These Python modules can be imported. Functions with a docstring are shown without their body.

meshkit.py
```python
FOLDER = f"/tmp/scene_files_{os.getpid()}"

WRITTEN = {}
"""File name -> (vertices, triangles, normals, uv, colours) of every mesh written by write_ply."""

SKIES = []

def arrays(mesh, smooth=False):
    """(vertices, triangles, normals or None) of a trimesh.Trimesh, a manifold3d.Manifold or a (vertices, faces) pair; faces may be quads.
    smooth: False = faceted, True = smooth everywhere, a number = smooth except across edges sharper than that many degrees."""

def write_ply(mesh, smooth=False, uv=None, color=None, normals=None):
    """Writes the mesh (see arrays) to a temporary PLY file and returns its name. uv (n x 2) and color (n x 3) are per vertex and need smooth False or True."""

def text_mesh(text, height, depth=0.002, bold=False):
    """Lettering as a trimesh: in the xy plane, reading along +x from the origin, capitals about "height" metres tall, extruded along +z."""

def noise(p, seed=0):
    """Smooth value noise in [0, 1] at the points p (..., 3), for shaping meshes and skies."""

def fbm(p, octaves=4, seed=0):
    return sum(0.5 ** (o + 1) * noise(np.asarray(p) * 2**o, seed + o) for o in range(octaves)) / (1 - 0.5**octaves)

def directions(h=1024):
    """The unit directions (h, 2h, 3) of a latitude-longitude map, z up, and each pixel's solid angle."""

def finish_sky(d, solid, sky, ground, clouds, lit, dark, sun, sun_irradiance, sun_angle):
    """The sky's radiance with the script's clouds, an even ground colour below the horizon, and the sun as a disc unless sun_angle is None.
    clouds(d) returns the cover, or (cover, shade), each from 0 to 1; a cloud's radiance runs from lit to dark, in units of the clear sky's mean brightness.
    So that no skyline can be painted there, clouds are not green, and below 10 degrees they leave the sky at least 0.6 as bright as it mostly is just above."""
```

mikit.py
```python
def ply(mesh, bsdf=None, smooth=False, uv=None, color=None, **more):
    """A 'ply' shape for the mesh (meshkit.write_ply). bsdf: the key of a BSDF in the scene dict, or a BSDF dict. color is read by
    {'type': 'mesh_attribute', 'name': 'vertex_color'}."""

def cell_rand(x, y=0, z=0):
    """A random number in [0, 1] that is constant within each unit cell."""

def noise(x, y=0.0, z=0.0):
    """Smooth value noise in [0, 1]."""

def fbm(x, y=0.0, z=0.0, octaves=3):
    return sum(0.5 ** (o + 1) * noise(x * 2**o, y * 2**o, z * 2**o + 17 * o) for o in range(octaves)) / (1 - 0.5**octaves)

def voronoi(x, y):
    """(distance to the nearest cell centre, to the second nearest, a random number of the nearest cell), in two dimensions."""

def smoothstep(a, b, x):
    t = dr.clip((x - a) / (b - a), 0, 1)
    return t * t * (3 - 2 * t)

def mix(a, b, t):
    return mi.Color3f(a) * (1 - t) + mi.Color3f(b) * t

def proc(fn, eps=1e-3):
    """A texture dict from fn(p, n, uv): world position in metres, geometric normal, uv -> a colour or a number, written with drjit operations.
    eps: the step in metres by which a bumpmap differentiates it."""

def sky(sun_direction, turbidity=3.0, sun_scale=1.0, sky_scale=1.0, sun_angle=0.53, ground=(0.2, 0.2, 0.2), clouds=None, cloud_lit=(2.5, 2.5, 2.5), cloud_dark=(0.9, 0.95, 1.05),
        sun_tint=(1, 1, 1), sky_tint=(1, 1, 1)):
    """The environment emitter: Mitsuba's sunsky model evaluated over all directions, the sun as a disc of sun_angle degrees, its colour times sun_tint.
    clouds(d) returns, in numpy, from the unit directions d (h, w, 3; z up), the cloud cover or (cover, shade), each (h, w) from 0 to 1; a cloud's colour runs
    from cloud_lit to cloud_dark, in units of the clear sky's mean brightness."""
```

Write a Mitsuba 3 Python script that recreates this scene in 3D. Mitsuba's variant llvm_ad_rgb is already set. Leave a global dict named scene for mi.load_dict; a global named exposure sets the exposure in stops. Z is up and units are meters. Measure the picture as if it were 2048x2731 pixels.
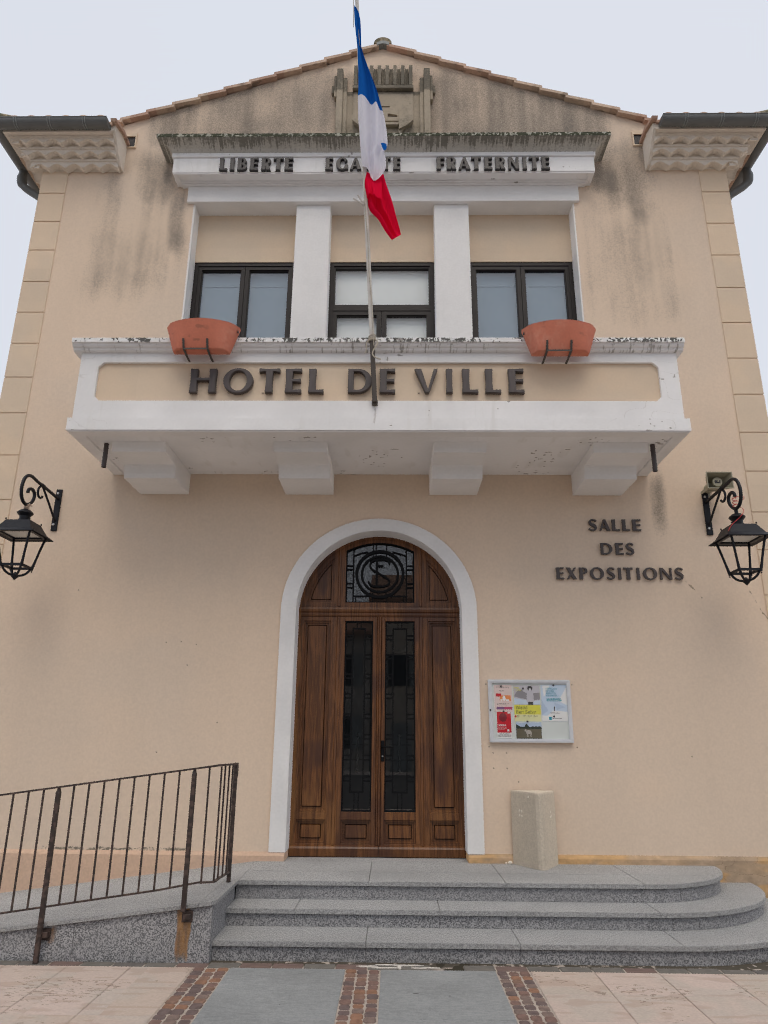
import math, random
import numpy as np, trimesh, shapely, drjit as dr, mitsuba as mi, mikit, meshkit
from shapely.geometry import Polygon, box as sbox, Point, LineString
from shapely import affinity
from shapely.ops import unary_union
from mikit import noise, fbm, smoothstep, mix, cell_rand, voronoi

random.seed(7); rng = np.random.default_rng(7)
T = mi.ScalarTransform4f
scene, labels = {'type': 'scene'}, {}

# ------------------------------------------------------------------ camera, sky, exposure
PITCH, YAW, ROLL = math.radians(17.52), math.radians(-0.87), math.radians(0.45)
CAM = np.array([0.152, -7.74, 1.6])
fw = np.array([math.sin(YAW) * math.cos(PITCH), math.cos(YAW) * math.cos(PITCH), math.sin(PITCH)])
rt = np.array([math.cos(YAW), -math.sin(YAW), 0.0]); up0 = np.cross(rt, fw)
up = -math.sin(ROLL) * rt + math.cos(ROLL) * up0
scene['camera'] = {'type': 'perspective', 'fov': math.degrees(2 * math.atan(1024 / 1890)), 'fov_axis': 'x', 'near_clip': 0.05, 'far_clip': 600.0,
                   'to_world': T().look_at(origin=CAM.tolist(), target=(CAM + fw).tolist(), up=up.tolist()),
                   'film': {'type': 'hdrfilm', 'width': 768, 'height': 1024}, 'sampler': {'type': 'independent'}}


def clouds(d):
    n = meshkit.fbm(d * 2.6 + 4.0, 3, 5)
    return np.ones(d.shape[:2]), np.clip(0.5 + (n - 0.5) * 0.5, 0, 1)


scene['sky'] = mikit.sky((0.04, -0.62, 0.93), turbidity=3, sun_scale=0.28, sun_angle=36.0, sun_tint=(0.95, 1.0, 1.10), clouds=clouds, cloud_lit=(2.26, 2.36, 2.60), cloud_dark=(2.10, 2.20, 2.43))
exposure = 1.80

# ------------------------------------------------------------------ keys
_taken = {}


def numbered(name):
    k = _taken.get(name, 0); _taken[name] = k + 1
    return name if k == 0 else f'{name}_{k:03d}'


def thing(name, label, category, group=None):
    key = numbered(name); labels[key] = {'label': label, 'category': category}
    if group: labels[key]['group'] = group
    return key


def obj(name, mesh, m, parent=None, smooth=False, label=None, kind=None, **kw):
    key = numbered(f'{parent}__{name}' if parent else name)
    scene[key] = mikit.ply(mesh, m, smooth=smooth, **kw)
    if label or kind:
        labels[key] = {k: v for k, v in (('label', label), ('kind', kind)) if v}
    return key


# ------------------------------------------------------------------ mesh helpers
def cat(*ms):
    ms = [m for m in ms if m is not None]
    return trimesh.util.concatenate(ms)


def box(x0, x1, y0, y1, z0, z1, b=0.0):
    if b <= 0:
        m = trimesh.creation.box(extents=(x1 - x0, y1 - y0, z1 - z0))
        m.apply_translation(((x0 + x1) / 2, (y0 + y1) / 2, (z0 + z1) / 2)); return m
    b = min(b, 0.45 * min(x1 - x0, y1 - y0, z1 - z0)); P = []
    for X, sx in ((x0, 1), (x1, -1)):
        for Y, sy in ((y0, 1), (y1, -1)):
            for Z, sz in ((z0, 1), (z1, -1)):
                P += [(X + sx * b, Y + sy * b, Z), (X + sx * b, Y, Z + sz * b), (X, Y + sy * b, Z + sz * b)]
    return hull(P)


def hull(P):
    return trimesh.convex.convex_hull(np.array(P, float))


def geoms(p):
    return [g for g in getattr(p, 'geoms', [p]) if isinstance(g, Polygon) and g.area > 1e-8]


def ext(poly, h):
    return cat(*[trimesh.creation.extrude_polygon(g, h, engine='earcut') for g in geoms(poly)])


def pxz(poly, y0, y1):
    """polygon in (x, z) extruded along y"""
    m = ext(poly, y1 - y0); v = m.vertices.copy()
    m.vertices = np.c_[v[:, 0], y0 + v[:, 2], v[:, 1]]; m.invert(); return m


def pyz(poly, x0, x1):
    """polygon in (y, z) extruded along x"""
    m = ext(poly, x1 - x0); v = m.vertices.copy()
    m.vertices = np.c_[x0 + v[:, 2], v[:, 0], v[:, 1]]; return m


def pxy(poly, z0, z1):
    m = ext(poly, z1 - z0); m.apply_translation((0, 0, z0)); return m


def tube(P, r, n=10, closed=False):
    P = np.array(P, float); N = len(P)
    R = np.broadcast_to(np.array(r, float), (N,))
    t = np.gradient(P, axis=0)
    if closed:
        t = np.roll(P, -1, 0) - np.roll(P, 1, 0)
    t /= np.linalg.norm(t, axis=1, keepdims=True) + 1e-12
    a = np.cross(t[0], [0, 0, 1.0]) if abs(t[0][2]) < 0.9 else np.cross(t[0], [1.0, 0, 0])
    V = []
    ang = np.arange(n) * 2 * np.pi / n
    for i in range(N):
        a = a - t[i] * (a @ t[i]); a /= np.linalg.norm(a) + 1e-12; b = np.cross(t[i], a)
        V.append(P[i] + R[i] * (np.cos(ang)[:, None] * a + np.sin(ang)[:, None] * b))
    V = np.concatenate(V); F = []
    for i in range(N if closed else N - 1):
        i2 = (i + 1) % N
        for j in range(n):
            k = (j + 1) % n
            F += [(i * n + j, i * n + k, i2 * n + k), (i * n + j, i2 * n + k, i2 * n + j)]
    if not closed:
        V = np.vstack([V, P[0], P[-1]]); c0, c1 = len(V) - 2, len(V) - 1
        for j in range(n):
            k = (j + 1) % n
            F += [(c0, k, j), (c1, (N - 1) * n + j, (N - 1) * n + k)]
    return trimesh.Trimesh(V, F, process=False)


def spline(P, n=40):
    from scipy.interpolate import CubicSpline
    P = np.array(P, float); s = np.r_[0, np.cumsum(np.linalg.norm(np.diff(P, axis=0), axis=1))]
    return CubicSpline(s, P)(np.linspace(0, s[-1], n))


def lathe(prof, c, n=24):
    """(r, z) profile turned round the vertical axis through c"""
    m = trimesh.creation.revolve(np.array(prof, float), sections=n); m.apply_translation(c); return m


def loft(rings, cap=True):
    n = len(rings[0]); V = np.concatenate([np.array(r, float) for r in rings]); F = []
    for i in range(len(rings) - 1):
        for j in range(n):
            k = (j + 1) % n
            F += [(i * n + j, i * n + k, (i + 1) * n + k), (i * n + j, (i + 1) * n + k, (i + 1) * n + j)]
    if cap:
        for j in range(1, n - 1):
            F += [(0, j + 1, j), ((len(rings) - 1) * n, (len(rings) - 1) * n + j, (len(rings) - 1) * n + j + 1)]
    m = trimesh.Trimesh(V, F, process=False); m.fix_normals(); return m


def sq(cx, cy, h, z, hy=None):
    hy = h if hy is None else hy
    return [(cx - h, cy - hy, z), (cx + h, cy - hy, z), (cx + h, cy + hy, z), (cx - h, cy + hy, z)]


# ------------------------------------------------------------------ materials
def mat(name, col, rough=0.8, bump=None, scale=0.002, spec=0.3, metal=0.0, coat=0.0):
    b = {'type': 'principled', 'base_color': mikit.proc(col) if callable(col) else {'type': 'rgb', 'value': list(col)}, 'roughness': rough, 'specular': spec, 'metallic': metal}
    if coat: b['clearcoat'] = coat; b['clearcoat_gloss'] = 0.8
    if bump is not None:
        b = {'type': 'bumpmap', 'arbitrary': mikit.proc(bump, eps=0.002), 'scale': scale, 'bsdf': b}
    scene[name] = {'type': 'twosided', 'bsdf': b}
    return name


def win(v, a, b, s):
    return smoothstep(a - s, a + s, v) * (1 - smoothstep(b - s, b + s, v))


def grainy(density, grain, w=0.16):
    """matter that covers a share 'density' of the surface, in grains and runs, not a fade"""
    return smoothstep(1 - density - w, 1 - density + w, grain) * smoothstep(0.0, 0.08, density)


SOOT = [  # x0, x1, z0, z1, strength: stains on the facade where the photograph shows them
    (-3.45, -2.62, 8.35, 9.3, 0.56), (-3.05, -2.80, 8.60, 9.05, 0.70), (-2.86, -2.62, 7.4, 8.66, 0.66), (-3.85, -2.65, 6.9, 9.2, 0.33),
    (2.78, 3.3, 8.35, 9.15, 0.70), (2.78, 3.7, 8.1, 9.5, 0.52), (3.18, 3.62, 7.9, 8.9, 0.55), (2.7, 3.8, 6.4, 8.5, 0.32),
    (-3.3, -0.5, 9.2, 10.7, 0.55), (-1.0, -0.62, 9.3, 10.6, 0.52), (-2.6, 2.6, 9.25, 9.7, 0.36), (0.5, 1.1, 9.3, 10.5, 0.52), (0.4, 3.2, 9.2, 10.6, 0.60), (-0.6, 0.6, 10.3, 10.75, 0.42),
    (3.06, 3.24, 3.75, 4.5, 0.66)]


def wall_col(p, n, uv):
    a = fbm(p.x * 0.9 + 7, p.z * 0.9, p.y * 0.9)
    g = noise(p.x * 85, p.z * 85, p.y * 85); g2 = noise(p.x * 38, p.z * 38, p.y * 38)
    c = mix((0.660, 0.530, 0.412), (0.628, 0.514, 0.408), smoothstep(0.35, 0.65, a))
    runs = fbm(p.x * 5.0 + 3, p.z * 0.7)
    c = c * (0.925 + 0.065 * g + 0.04 * g2 + 0.05 * runs)
    d = mi.Float(0)
    wob = 0.25 * (fbm(p.x * 2.2, p.z * 1.6) - 0.5)
    for x0, x1, z0, z1, s in SOOT:
        k = min(1.0, (x1 - x0) / 0.5)
        d = dr.maximum(d, s * win(p.x + wob * k, x0, x1, 0.24 * k) * win(p.z + 1.2 * wob, z0, z1, 0.34 * min(1.0, (z1 - z0) / 0.9)))
    fine = noise(p.x * 150, p.z * 130, p.y * 130)
    gr = 0.30 * fbm(p.x * 9.5, p.z * 0.6, 3.0) + 0.34 * fbm(p.x * 2.4, p.z * 1.6, 9.0) + 0.18 * g + 0.18 * fine
    c = mix(c, (0.098, 0.094, 0.088), 0.82 * grainy(d, gr, 0.36))
    # lichen along the top of the plinth, hairline cracks, plugged drill holes
    pl = win(p.z, 0.44, 0.52, 0.014) * win(p.x, -3.4, -1.9, 0.25) * 0.55
    c = mix(c, (0.09, 0.085, 0.07), 0.8 * grainy(pl, 0.5 * noise(p.x * 14, p.z * 50) + 0.5 * g))
    for x0, z0, x1, z1 in ((3.33, 3.30, 3.46, 3.16), (3.46, 3.16, 3.53, 3.07), (4.05, 3.17, 4.17, 2.90), (4.17, 2.90, 4.36, 2.66), (4.36, 2.66, 4.52, 2.58)):
        t = dr.clip(((p.x - x0) * (x1 - x0) + (p.z - z0) * (z1 - z0)) / ((x1 - x0) ** 2 + (z1 - z0) ** 2), 0, 1)
        dd = dr.sqrt(dr.square(p.x - x0 - t * (x1 - x0)) + dr.square(p.z - z0 - t * (z1 - z0))) + 0.02 * (noise(p.x * 30, p.z * 30) - 0.5)
        c = mix(c, (0.22, 0.17, 0.12), 0.7 * (1 - smoothstep(0.0015, 0.007, dd)))
    for x0, z0 in ((-2.32, 2.55), (-2.16, 2.56), (-1.99, 2.53), (-2.07, 2.31), (-3.36, 3.12), (-1.70, 1.72), (-2.31, 1.42), (2.04, 2.13), (1.13, 2.13), (2.05, 1.50), (1.14, 1.50), (1.18, 1.44), (1.32, 1.44), (1.18, 1.29), (1.32, 1.29), (1.43, 1.16), (3.22, 1.42), (3.02, 5.7)):
        c = mix(c, (0.12, 0.09, 0.07), 0.8 * (1 - smoothstep(0.004, 0.010, dr.sqrt(dr.square(p.x - x0) + dr.square(p.z - z0)))))
    return c


mat('plaster', wall_col, 0.92, lambda p, n, uv: noise(p.x * 160, p.z * 160, p.y * 160) + 0.7 * noise(p.x * 70, p.z * 70, p.y * 70), 0.0022)


def stone_paint(p, n, uv):  # smooth painted quoins, recessed panels
    a = fbm(p.x * 2.1, p.z * 2.1, p.y); g = noise(p.x * 90, p.z * 90, p.y * 90)
    c = mix((0.645, 0.517, 0.385), (0.610, 0.500, 0.382), smoothstep(0.35, 0.65, a))
    return c * (0.93 + 0.06 * g + 0.05 * cell_rand(p.x * 0.4 + 20, dr.floor((p.z + 0.03) / 0.49)))


mat('quoin_paint', stone_paint, 0.85)


def white_col(p, n, uv):
    a = fbm(p.x * 1.7, p.z * 1.7, p.y * 1.7); g = noise(p.x * 60, p.z * 60, p.y * 60)
    c = mix((0.755, 0.758, 0.762), (0.695, 0.698, 0.700), smoothstep(0.4, 0.7, a)) * (0.96 + 0.05 * g)
    run = fbm(p.x * 14.0, p.z * 1.6, p.y * 3)
    c = mix(c, (0.56, 0.55, 0.52), 0.28 * smoothstep(0.60, 0.78, run))
    # rusty run below the foot of the flagpole
    c = mix(c, (0.20, 0.15, 0.11), 0.38 * grainy(0.62 * win(p.x + 0.012 * (noise(p.z * 14) - 0.5), -0.062, -0.036, 0.006) * win(p.z, 4.56, 4.80, 0.05), 0.5 * noise(p.x * 160, p.z * 10) + 0.5 * g, 0.3))
    # flaked paint: small dark chips and hairlines
    ch = noise(p.x * 26, p.z * 40, p.y * 26) * smoothstep(0.52, 0.66, fbm(p.x * 2.3 + 9, p.z * 3.1, p.y * 2))
    c = mix(c, (0.25, 0.23, 0.21), 0.8 * smoothstep(0.78, 0.86, ch))
    cr = dr.abs(noise(p.x * 5, p.z * 9 + 3, p.y * 5) - 0.5)
    return mix(c, (0.42, 0.40, 0.38), 0.35 * (1 - smoothstep(0.0, 0.010, cr)) * smoothstep(0.56, 0.66, fbm(p.x * 1.1, p.z * 1.3 + 40)))


mat('white_plain', lambda p, n, uv: mix((0.735, 0.735, 0.73), (0.69, 0.69, 0.685), smoothstep(0.35, 0.7, fbm(p.x * 2.2, p.z * 2.2, p.y * 2.2))) * (0.95 + 0.06 * noise(p.x * 60, p.z * 60, p.y * 60)), 0.75, lambda p, n, uv: noise(p.x * 50, p.z * 50, p.y * 50), 0.0015)
mat('white_paint', white_col, 0.7, lambda p, n, uv: noise(p.x * 40, p.z * 40, p.y * 40), 0.0012)


def cap_col(p, n, uv):  # the parapet cap: white with black lichen clumps and drips
    c = white_col(p, n, uv)
    cl = smoothstep(0.42, 0.58, fbm(p.x * 2.4 + 2, 0.0, 0.0))
    sp = noise(p.x * 44, p.z * 30, p.y * 30) * 0.6 + 0.4 * noise(p.x * 95, p.z * 70, p.y * 70)
    top = win(p.z, 5.446, 5.52, 0.004)
    c = mix(c, (0.035, 0.035, 0.03), 0.92 * smoothstep(0.62 - 0.16 * cl, 0.66 - 0.16 * cl, sp) * top)
    dr_ = (0.7 * noise(p.x * 62, p.z * 6) + 0.3 * noise(p.x * 130, p.z * 60)) * win(p.z, 5.36, 5.448, 0.012)
    return mix(c, (0.22, 0.21, 0.18), 0.7 * smoothstep(0.74 - 0.12 * cl, 0.84 - 0.12 * cl, dr_))


mat('cap_paint', cap_col, 0.75)


def moss_col(p, n, uv):  # weathered cornice: moss on the lip, black runs down the cove
    g = noise(p.x * 70, p.z * 70, p.y * 70)
    c = mix((0.47, 0.455, 0.41), (0.40, 0.385, 0.345), g)
    h = (p.z - 8.93) / 0.10
    big = fbm(p.x * 1.9 + 5, p.y * 2.0)
    thin = noise(p.x * 70, p.y * 2 + p.z * 2)
    run = (9.05 - p.z) / 0.12                                    # each run of algae has its own length
    ln = 0.25 + 0.80 * noise(p.x * 85 + 3) * (0.2 + big) * (0.5 + noise(p.x * 5))
    d = 0.18 + 0.60 * (1 - smoothstep(ln - 0.35, ln + 0.10, run))
    c = mix(c, (0.090, 0.088, 0.072), 0.74 * grainy(d, 0.5 * thin + 0.5 * noise(p.x * 40, p.z * 50, p.y * 50), 0.32))
    lip = smoothstep(9.028, 9.034, p.z)
    li = noise(p.x * 42, p.z * 42, p.y * 42) * 0.6 + 0.4 * noise(p.x * 100, p.z * 100, p.y * 100)
    m = mix((0.050, 0.055, 0.035), (0.36, 0.36, 0.31), smoothstep(0.54, 0.66, li))
    return mix(c, m, lip)


mat('mossy_cornice', moss_col, 0.9, lambda p, n, uv: noise(p.x * 60, p.z * 60, p.y * 60), 0.004)


def relief_col(p, n, uv):
    g = noise(p.x * 60, p.z * 60, p.y * 60); a = fbm(p.x * 3, p.z * 3, p.y * 3)
    c = mix((0.40, 0.345, 0.27), (0.33, 0.285, 0.22), a) * (0.88 + 0.2 * g)
    d = 0.24 + 0.46 * win(p.z, 10.17, 10.9, 0.03) + 0.16 * win(p.z, 9.3, 9.66, 0.05)
    return mix(c, (0.075, 0.072, 0.060), 0.80 * grainy(d, 0.45 * fbm(p.x * 7, p.z * 3) + 0.20 * noise(p.x * 40, p.z * 40, p.y * 40) + 0.35 * g, 0.3))


mat('carved_stone', relief_col, 0.92)
mat('soffit_plaster', lambda p, n, uv: mix((0.70, 0.645, 0.57), (0.63, 0.575, 0.50), fbm(p.x * 5, p.z * 5, p.y * 5)) * (0.92 + 0.1 * noise(p.x * 70, p.z * 70, p.y * 70)), 0.9,
    lambda p, n, uv: fbm(p.x * 14, p.z * 14, p.y * 14), 0.012)


def granite(lo, hi, rust=False):
    def f(p, n, uv):
        a = noise(p.x * 150, p.z * 150, p.y * 150); b = noise(p.x * 290 + 9, p.z * 290, p.y * 290); w = fbm(p.x * 1.6, p.z * 2.5, p.y * 1.6)
        s = smoothstep(0.30, 0.70, 0.6 * a + 0.4 * b)
        c = mix(lo, hi, s) * (0.82 + 0.36 * w)
        if rust:
            k = win(p.x + 0.03 * (noise(p.z * 9) - 0.5), -1.455, -1.355, 0.012) * (1 - smoothstep(-1.80, -1.76, p.y)) * smoothstep(-0.05, 0.1, p.z)
            k2 = win(p.x, -2.42, -2.35, 0.02) * win(p.z, 0.10, 0.22, 0.03) * 0.5
            c = mix(c, mix((0.30, 0.150, 0.040), (0.15, 0.075, 0.03), noise(p.x * 60, p.z * 12)), 0.85 * grainy(dr.maximum(k * 0.92, k2), 0.5 * noise(p.x * 50, p.z * 9) + 0.5 * a, 0.3))
            bt = (1 - smoothstep(0.0, 0.05, p.z)) * 0.40 * smoothstep(0.35, 0.6, fbm(p.x * 2.5 + 1, p.y * 2.5))
            c = mix(c, (0.05, 0.05, 0.04), 0.75 * grainy(bt, 0.5 * noise(p.x * 18, p.z * 60) + 0.5 * b, 0.2))
        return c
    return f


mat('granite_face', granite((0.105, 0.107, 0.114), (0.36, 0.36, 0.368), True), 0.55, None, spec=0.4)
mat('granite_top', granite((0.185, 0.188, 0.190), (0.355, 0.36, 0.36)), 0.75)


def wood_col(p, n, uv):
    s = cell_rand(dr.floor(p.x / 0.31 + 50)) * 4
    q = fbm(p.x * 62 + s + 2.6 * noise(p.x * 9, p.z * 2.2), p.z * 3.4 + s)
    fine = noise(p.x * 240, p.z * 12)
    c = mix((0.074, 0.028, 0.010), (0.175, 0.069, 0.023), smoothstep(0.25, 0.78, 0.62 * q + 0.38 * fine))
    wl = fbm(p.x * 4 + 2, p.z * 2.5)                     # honey-coloured worn patches
    d = 0.20 + 0.40 * (1 - smoothstep(-0.90, -0.87, p.x)) + 0.16 * win(p.z, 0.5, 1.1, 0.2)
    c = mix(c, (0.215, 0.098, 0.032), 0.75 * grainy(d, 0.6 * wl + 0.4 * q, 0.22))
    v = smoothstep(0.60, 0.75, fbm(p.x * 3 + 30, p.z * 1.4 + 5))
    return mix(c, (0.045, 0.018, 0.014), 0.6 * v)


mat('oak', wood_col, 0.42, lambda p, n, uv: noise(p.x * 220, p.z * 10) + 0.6 * fbm(p.x * 60, p.z * 3), 0.0010, spec=0.45)
mat('black_iron', (0.004, 0.0045, 0.006), 0.6, None, spec=0.15)
mat('lantern_iron', (0.007, 0.008, 0.012), 0.45, None, spec=0.25)
mat('bronze_paint', lambda p, n, uv: mix((0.046, 0.036, 0.036), (0.070, 0.056, 0.054), noise(p.x * 60, p.z * 12, p.y * 60)), 0.45, None, spec=0.45)
mat('letter_black', (0.020, 0.018, 0.021), 0.42, None, spec=0.45)
mat('rail_iron', lambda p, n, uv: mix((0.034, 0.024, 0.021), (0.075, 0.050, 0.042), smoothstep(0.45, 0.7, noise(p.x * 50, p.z * 50, p.y * 50))), 0.5, None, spec=0.4)
mat('bracket_iron', (0.07, 0.066, 0.062), 0.5)
mat('zinc', lambda p, n, uv: mix((0.088, 0.095, 0.097), (0.135, 0.144, 0.146), fbm(p.x * 9, p.z * 9, p.y * 9)), 0.45, None, spec=0.5)
mat('frame_bronze', (0.014, 0.011, 0.011), 0.45, None, spec=0.3)
mat('blind_grey', (0.155, 0.225, 0.285), 0.8)
mat('room_dark', (0.035, 0.040, 0.045), 0.9)
mat('blind_white', (0.70, 0.74, 0.73), 0.8)
mat('aluminium', lambda p, n, uv: mi.Color3f(0.55, 0.57, 0.60) * (0.95 + 0.1 * noise(p.x * 30, p.z * 30)), 0.4, None, spec=0.5)
mat('board_back', (0.62, 0.66, 0.64), 0.6)
scene['pane_glass'] = {'type': 'thindielectric', 'int_ior': 1.52}
scene['solar_glass'] = {'type': 'thindielectric', 'int_ior': 1.85}


def terracotta(k, lich=0.0):
    def f(p, n, uv):
        a = fbm(p.x * 7 + k, p.z * 7, p.y * 7); g = noise(p.x * 80, p.z * 80, p.y * 80)
        c = mix((0.58, 0.195, 0.125), (0.52, 0.170, 0.108), a) * (0.93 + 0.1 * g)
        if lich:
            c = mix(c, (0.70, 0.42, 0.33), 0.25 * smoothstep(0.52, 0.72, fbm(p.x * 5 + 2, p.z * 3 + k, p.y * 3)) * noise(p.x * 60, p.z * 40))
            c = mix(c, (0.10, 0.06, 0.04), smoothstep(0.66, 0.78, fbm(p.x * 11, p.z * 16 + k, p.y * 3)) * lich)
        return c
    return f


mat('planter_clay', terracotta(3, 0.35), 0.75)


def tile_col(p, n, uv):
    r = cell_rand(dr.floor((p.x + 0.035) / 0.349 + 40), 3, 1); r2 = cell_rand(dr.floor((p.x + 0.035) / 0.349 + 40), 8, 2)
    c = mix((0.46, 0.295, 0.225), (0.56, 0.445, 0.345), r) * (0.86 + 0.2 * r2) * (0.9 + 0.2 * noise(p.x * 50, p.z * 50, p.y * 50))
    return mix(c, (0.11, 0.08, 0.065), 0.6 * smoothstep(0.64, 0.78, fbm(p.x * 6 + 4, p.z * 9, p.y * 9)))


mat('roof_clay', tile_col, 0.85)
mat('mossy_tile', lambda p, n, uv: mix((0.13, 0.12, 0.08), (0.32, 0.27, 0.19), smoothstep(0.4, 0.65, fbm(p.x * 18, p.z * 18, p.y * 18))), 0.95)
mat('lead_flashing', (0.20, 0.22, 0.22), 0.55)


def plinth_col(p, n, uv):  # peach paint left of the door, ochre stone with worn patches right of it
    a = fbm(p.x * 2.4, p.z * 5, p.y * 2); g = noise(p.x * 70, p.z * 70, p.y * 70)
    left = mix((0.61, 0.425, 0.305), (0.56, 0.41, 0.31), a)
    right = mix((0.47, 0.335, 0.215), (0.38, 0.285, 0.20), smoothstep(0.35, 0.62, a))
    right = mix(right, (0.52, 0.325, 0.15), 0.8 * smoothstep(0.47, 0.60, fbm(p.x * 2.1 + 9, p.z * 9))) * (0.75 + 0.5 * fbm(p.x * 11, p.z * 20))
    c = mix(left, right, smoothstep(0.0, 0.1, p.x)) * (0.9 + 0.12 * g)
    cr = dr.abs(noise(p.x * 9, p.z * 13 + 2) - 0.5)
    return mix(c, (0.14, 0.09, 0.05), 0.7 * (1 - smoothstep(0.0, 0.02, cr)) * smoothstep(0.5, 0.6, fbm(p.x * 1.7 + 3, p.z)) * smoothstep(0.5, 0.9, p.x))


mat('plinth_paint', plinth_col, 0.9, lambda p, n, uv: fbm(p.x * 22, p.z * 22, p.y * 22), 0.006)


def lime_col(p, n, uv):  # pinkish limestone paving slabs
    i, j = dr.floor(p.x / 0.4565 + 0.5 + 30), dr.floor((p.y + 1.90) / 0.468 + 60)
    r = cell_rand(i, j, 4)
    a = fbm(p.x * 3 + r * 9, p.y * 3); v = noise(p.x * 6 + r * 20 + 1.5 * noise(p.y * 8, p.x * 3), p.y * 26)
    c = mix((0.415, 0.342, 0.287), (0.455, 0.372, 0.328), r)
    c = mix(c, (0.385, 0.345, 0.30), 0.6 * smoothstep(0.45, 0.65, a)) * (0.92 + 0.12 * noise(p.x * 80, p.y * 80))
    c = mix(c, (0.34, 0.255, 0.21), 0.5 * smoothstep(0.62, 0.78, v))
    sc = noise(p.x * 34 + 3.0 * noise(p.x * 6, p.y * 9), p.y * 90 + 3 * r) * smoothstep(0.48, 0.66, fbm(p.x * 3.2 + 11, p.y * 4.0 + 2))
    return mix(c, (0.20, 0.155, 0.125), 0.75 * smoothstep(0.70, 0.80, sc))


mat('limestone', lime_col, 0.8)
SPOTS = ((0.30, -2.39, 0.020), (0.52, -2.43, 0.016), (-0.04, -2.80, 0.022), (-0.55, -2.62, 0.012))


def slab_col(p, n, uv):
    c = slab_base(p)
    for x0, y0, r0 in SPOTS:
        c = mix(c, (0.06, 0.06, 0.06), 0.85 * (1 - smoothstep(r0 * 0.7, r0, dr.sqrt(dr.square(p.x - x0) + dr.square(2.0 * (p.y - y0))) + 0.01 * (noise(p.x * 60, p.y * 60) - 0.5))))
    return c


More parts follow.
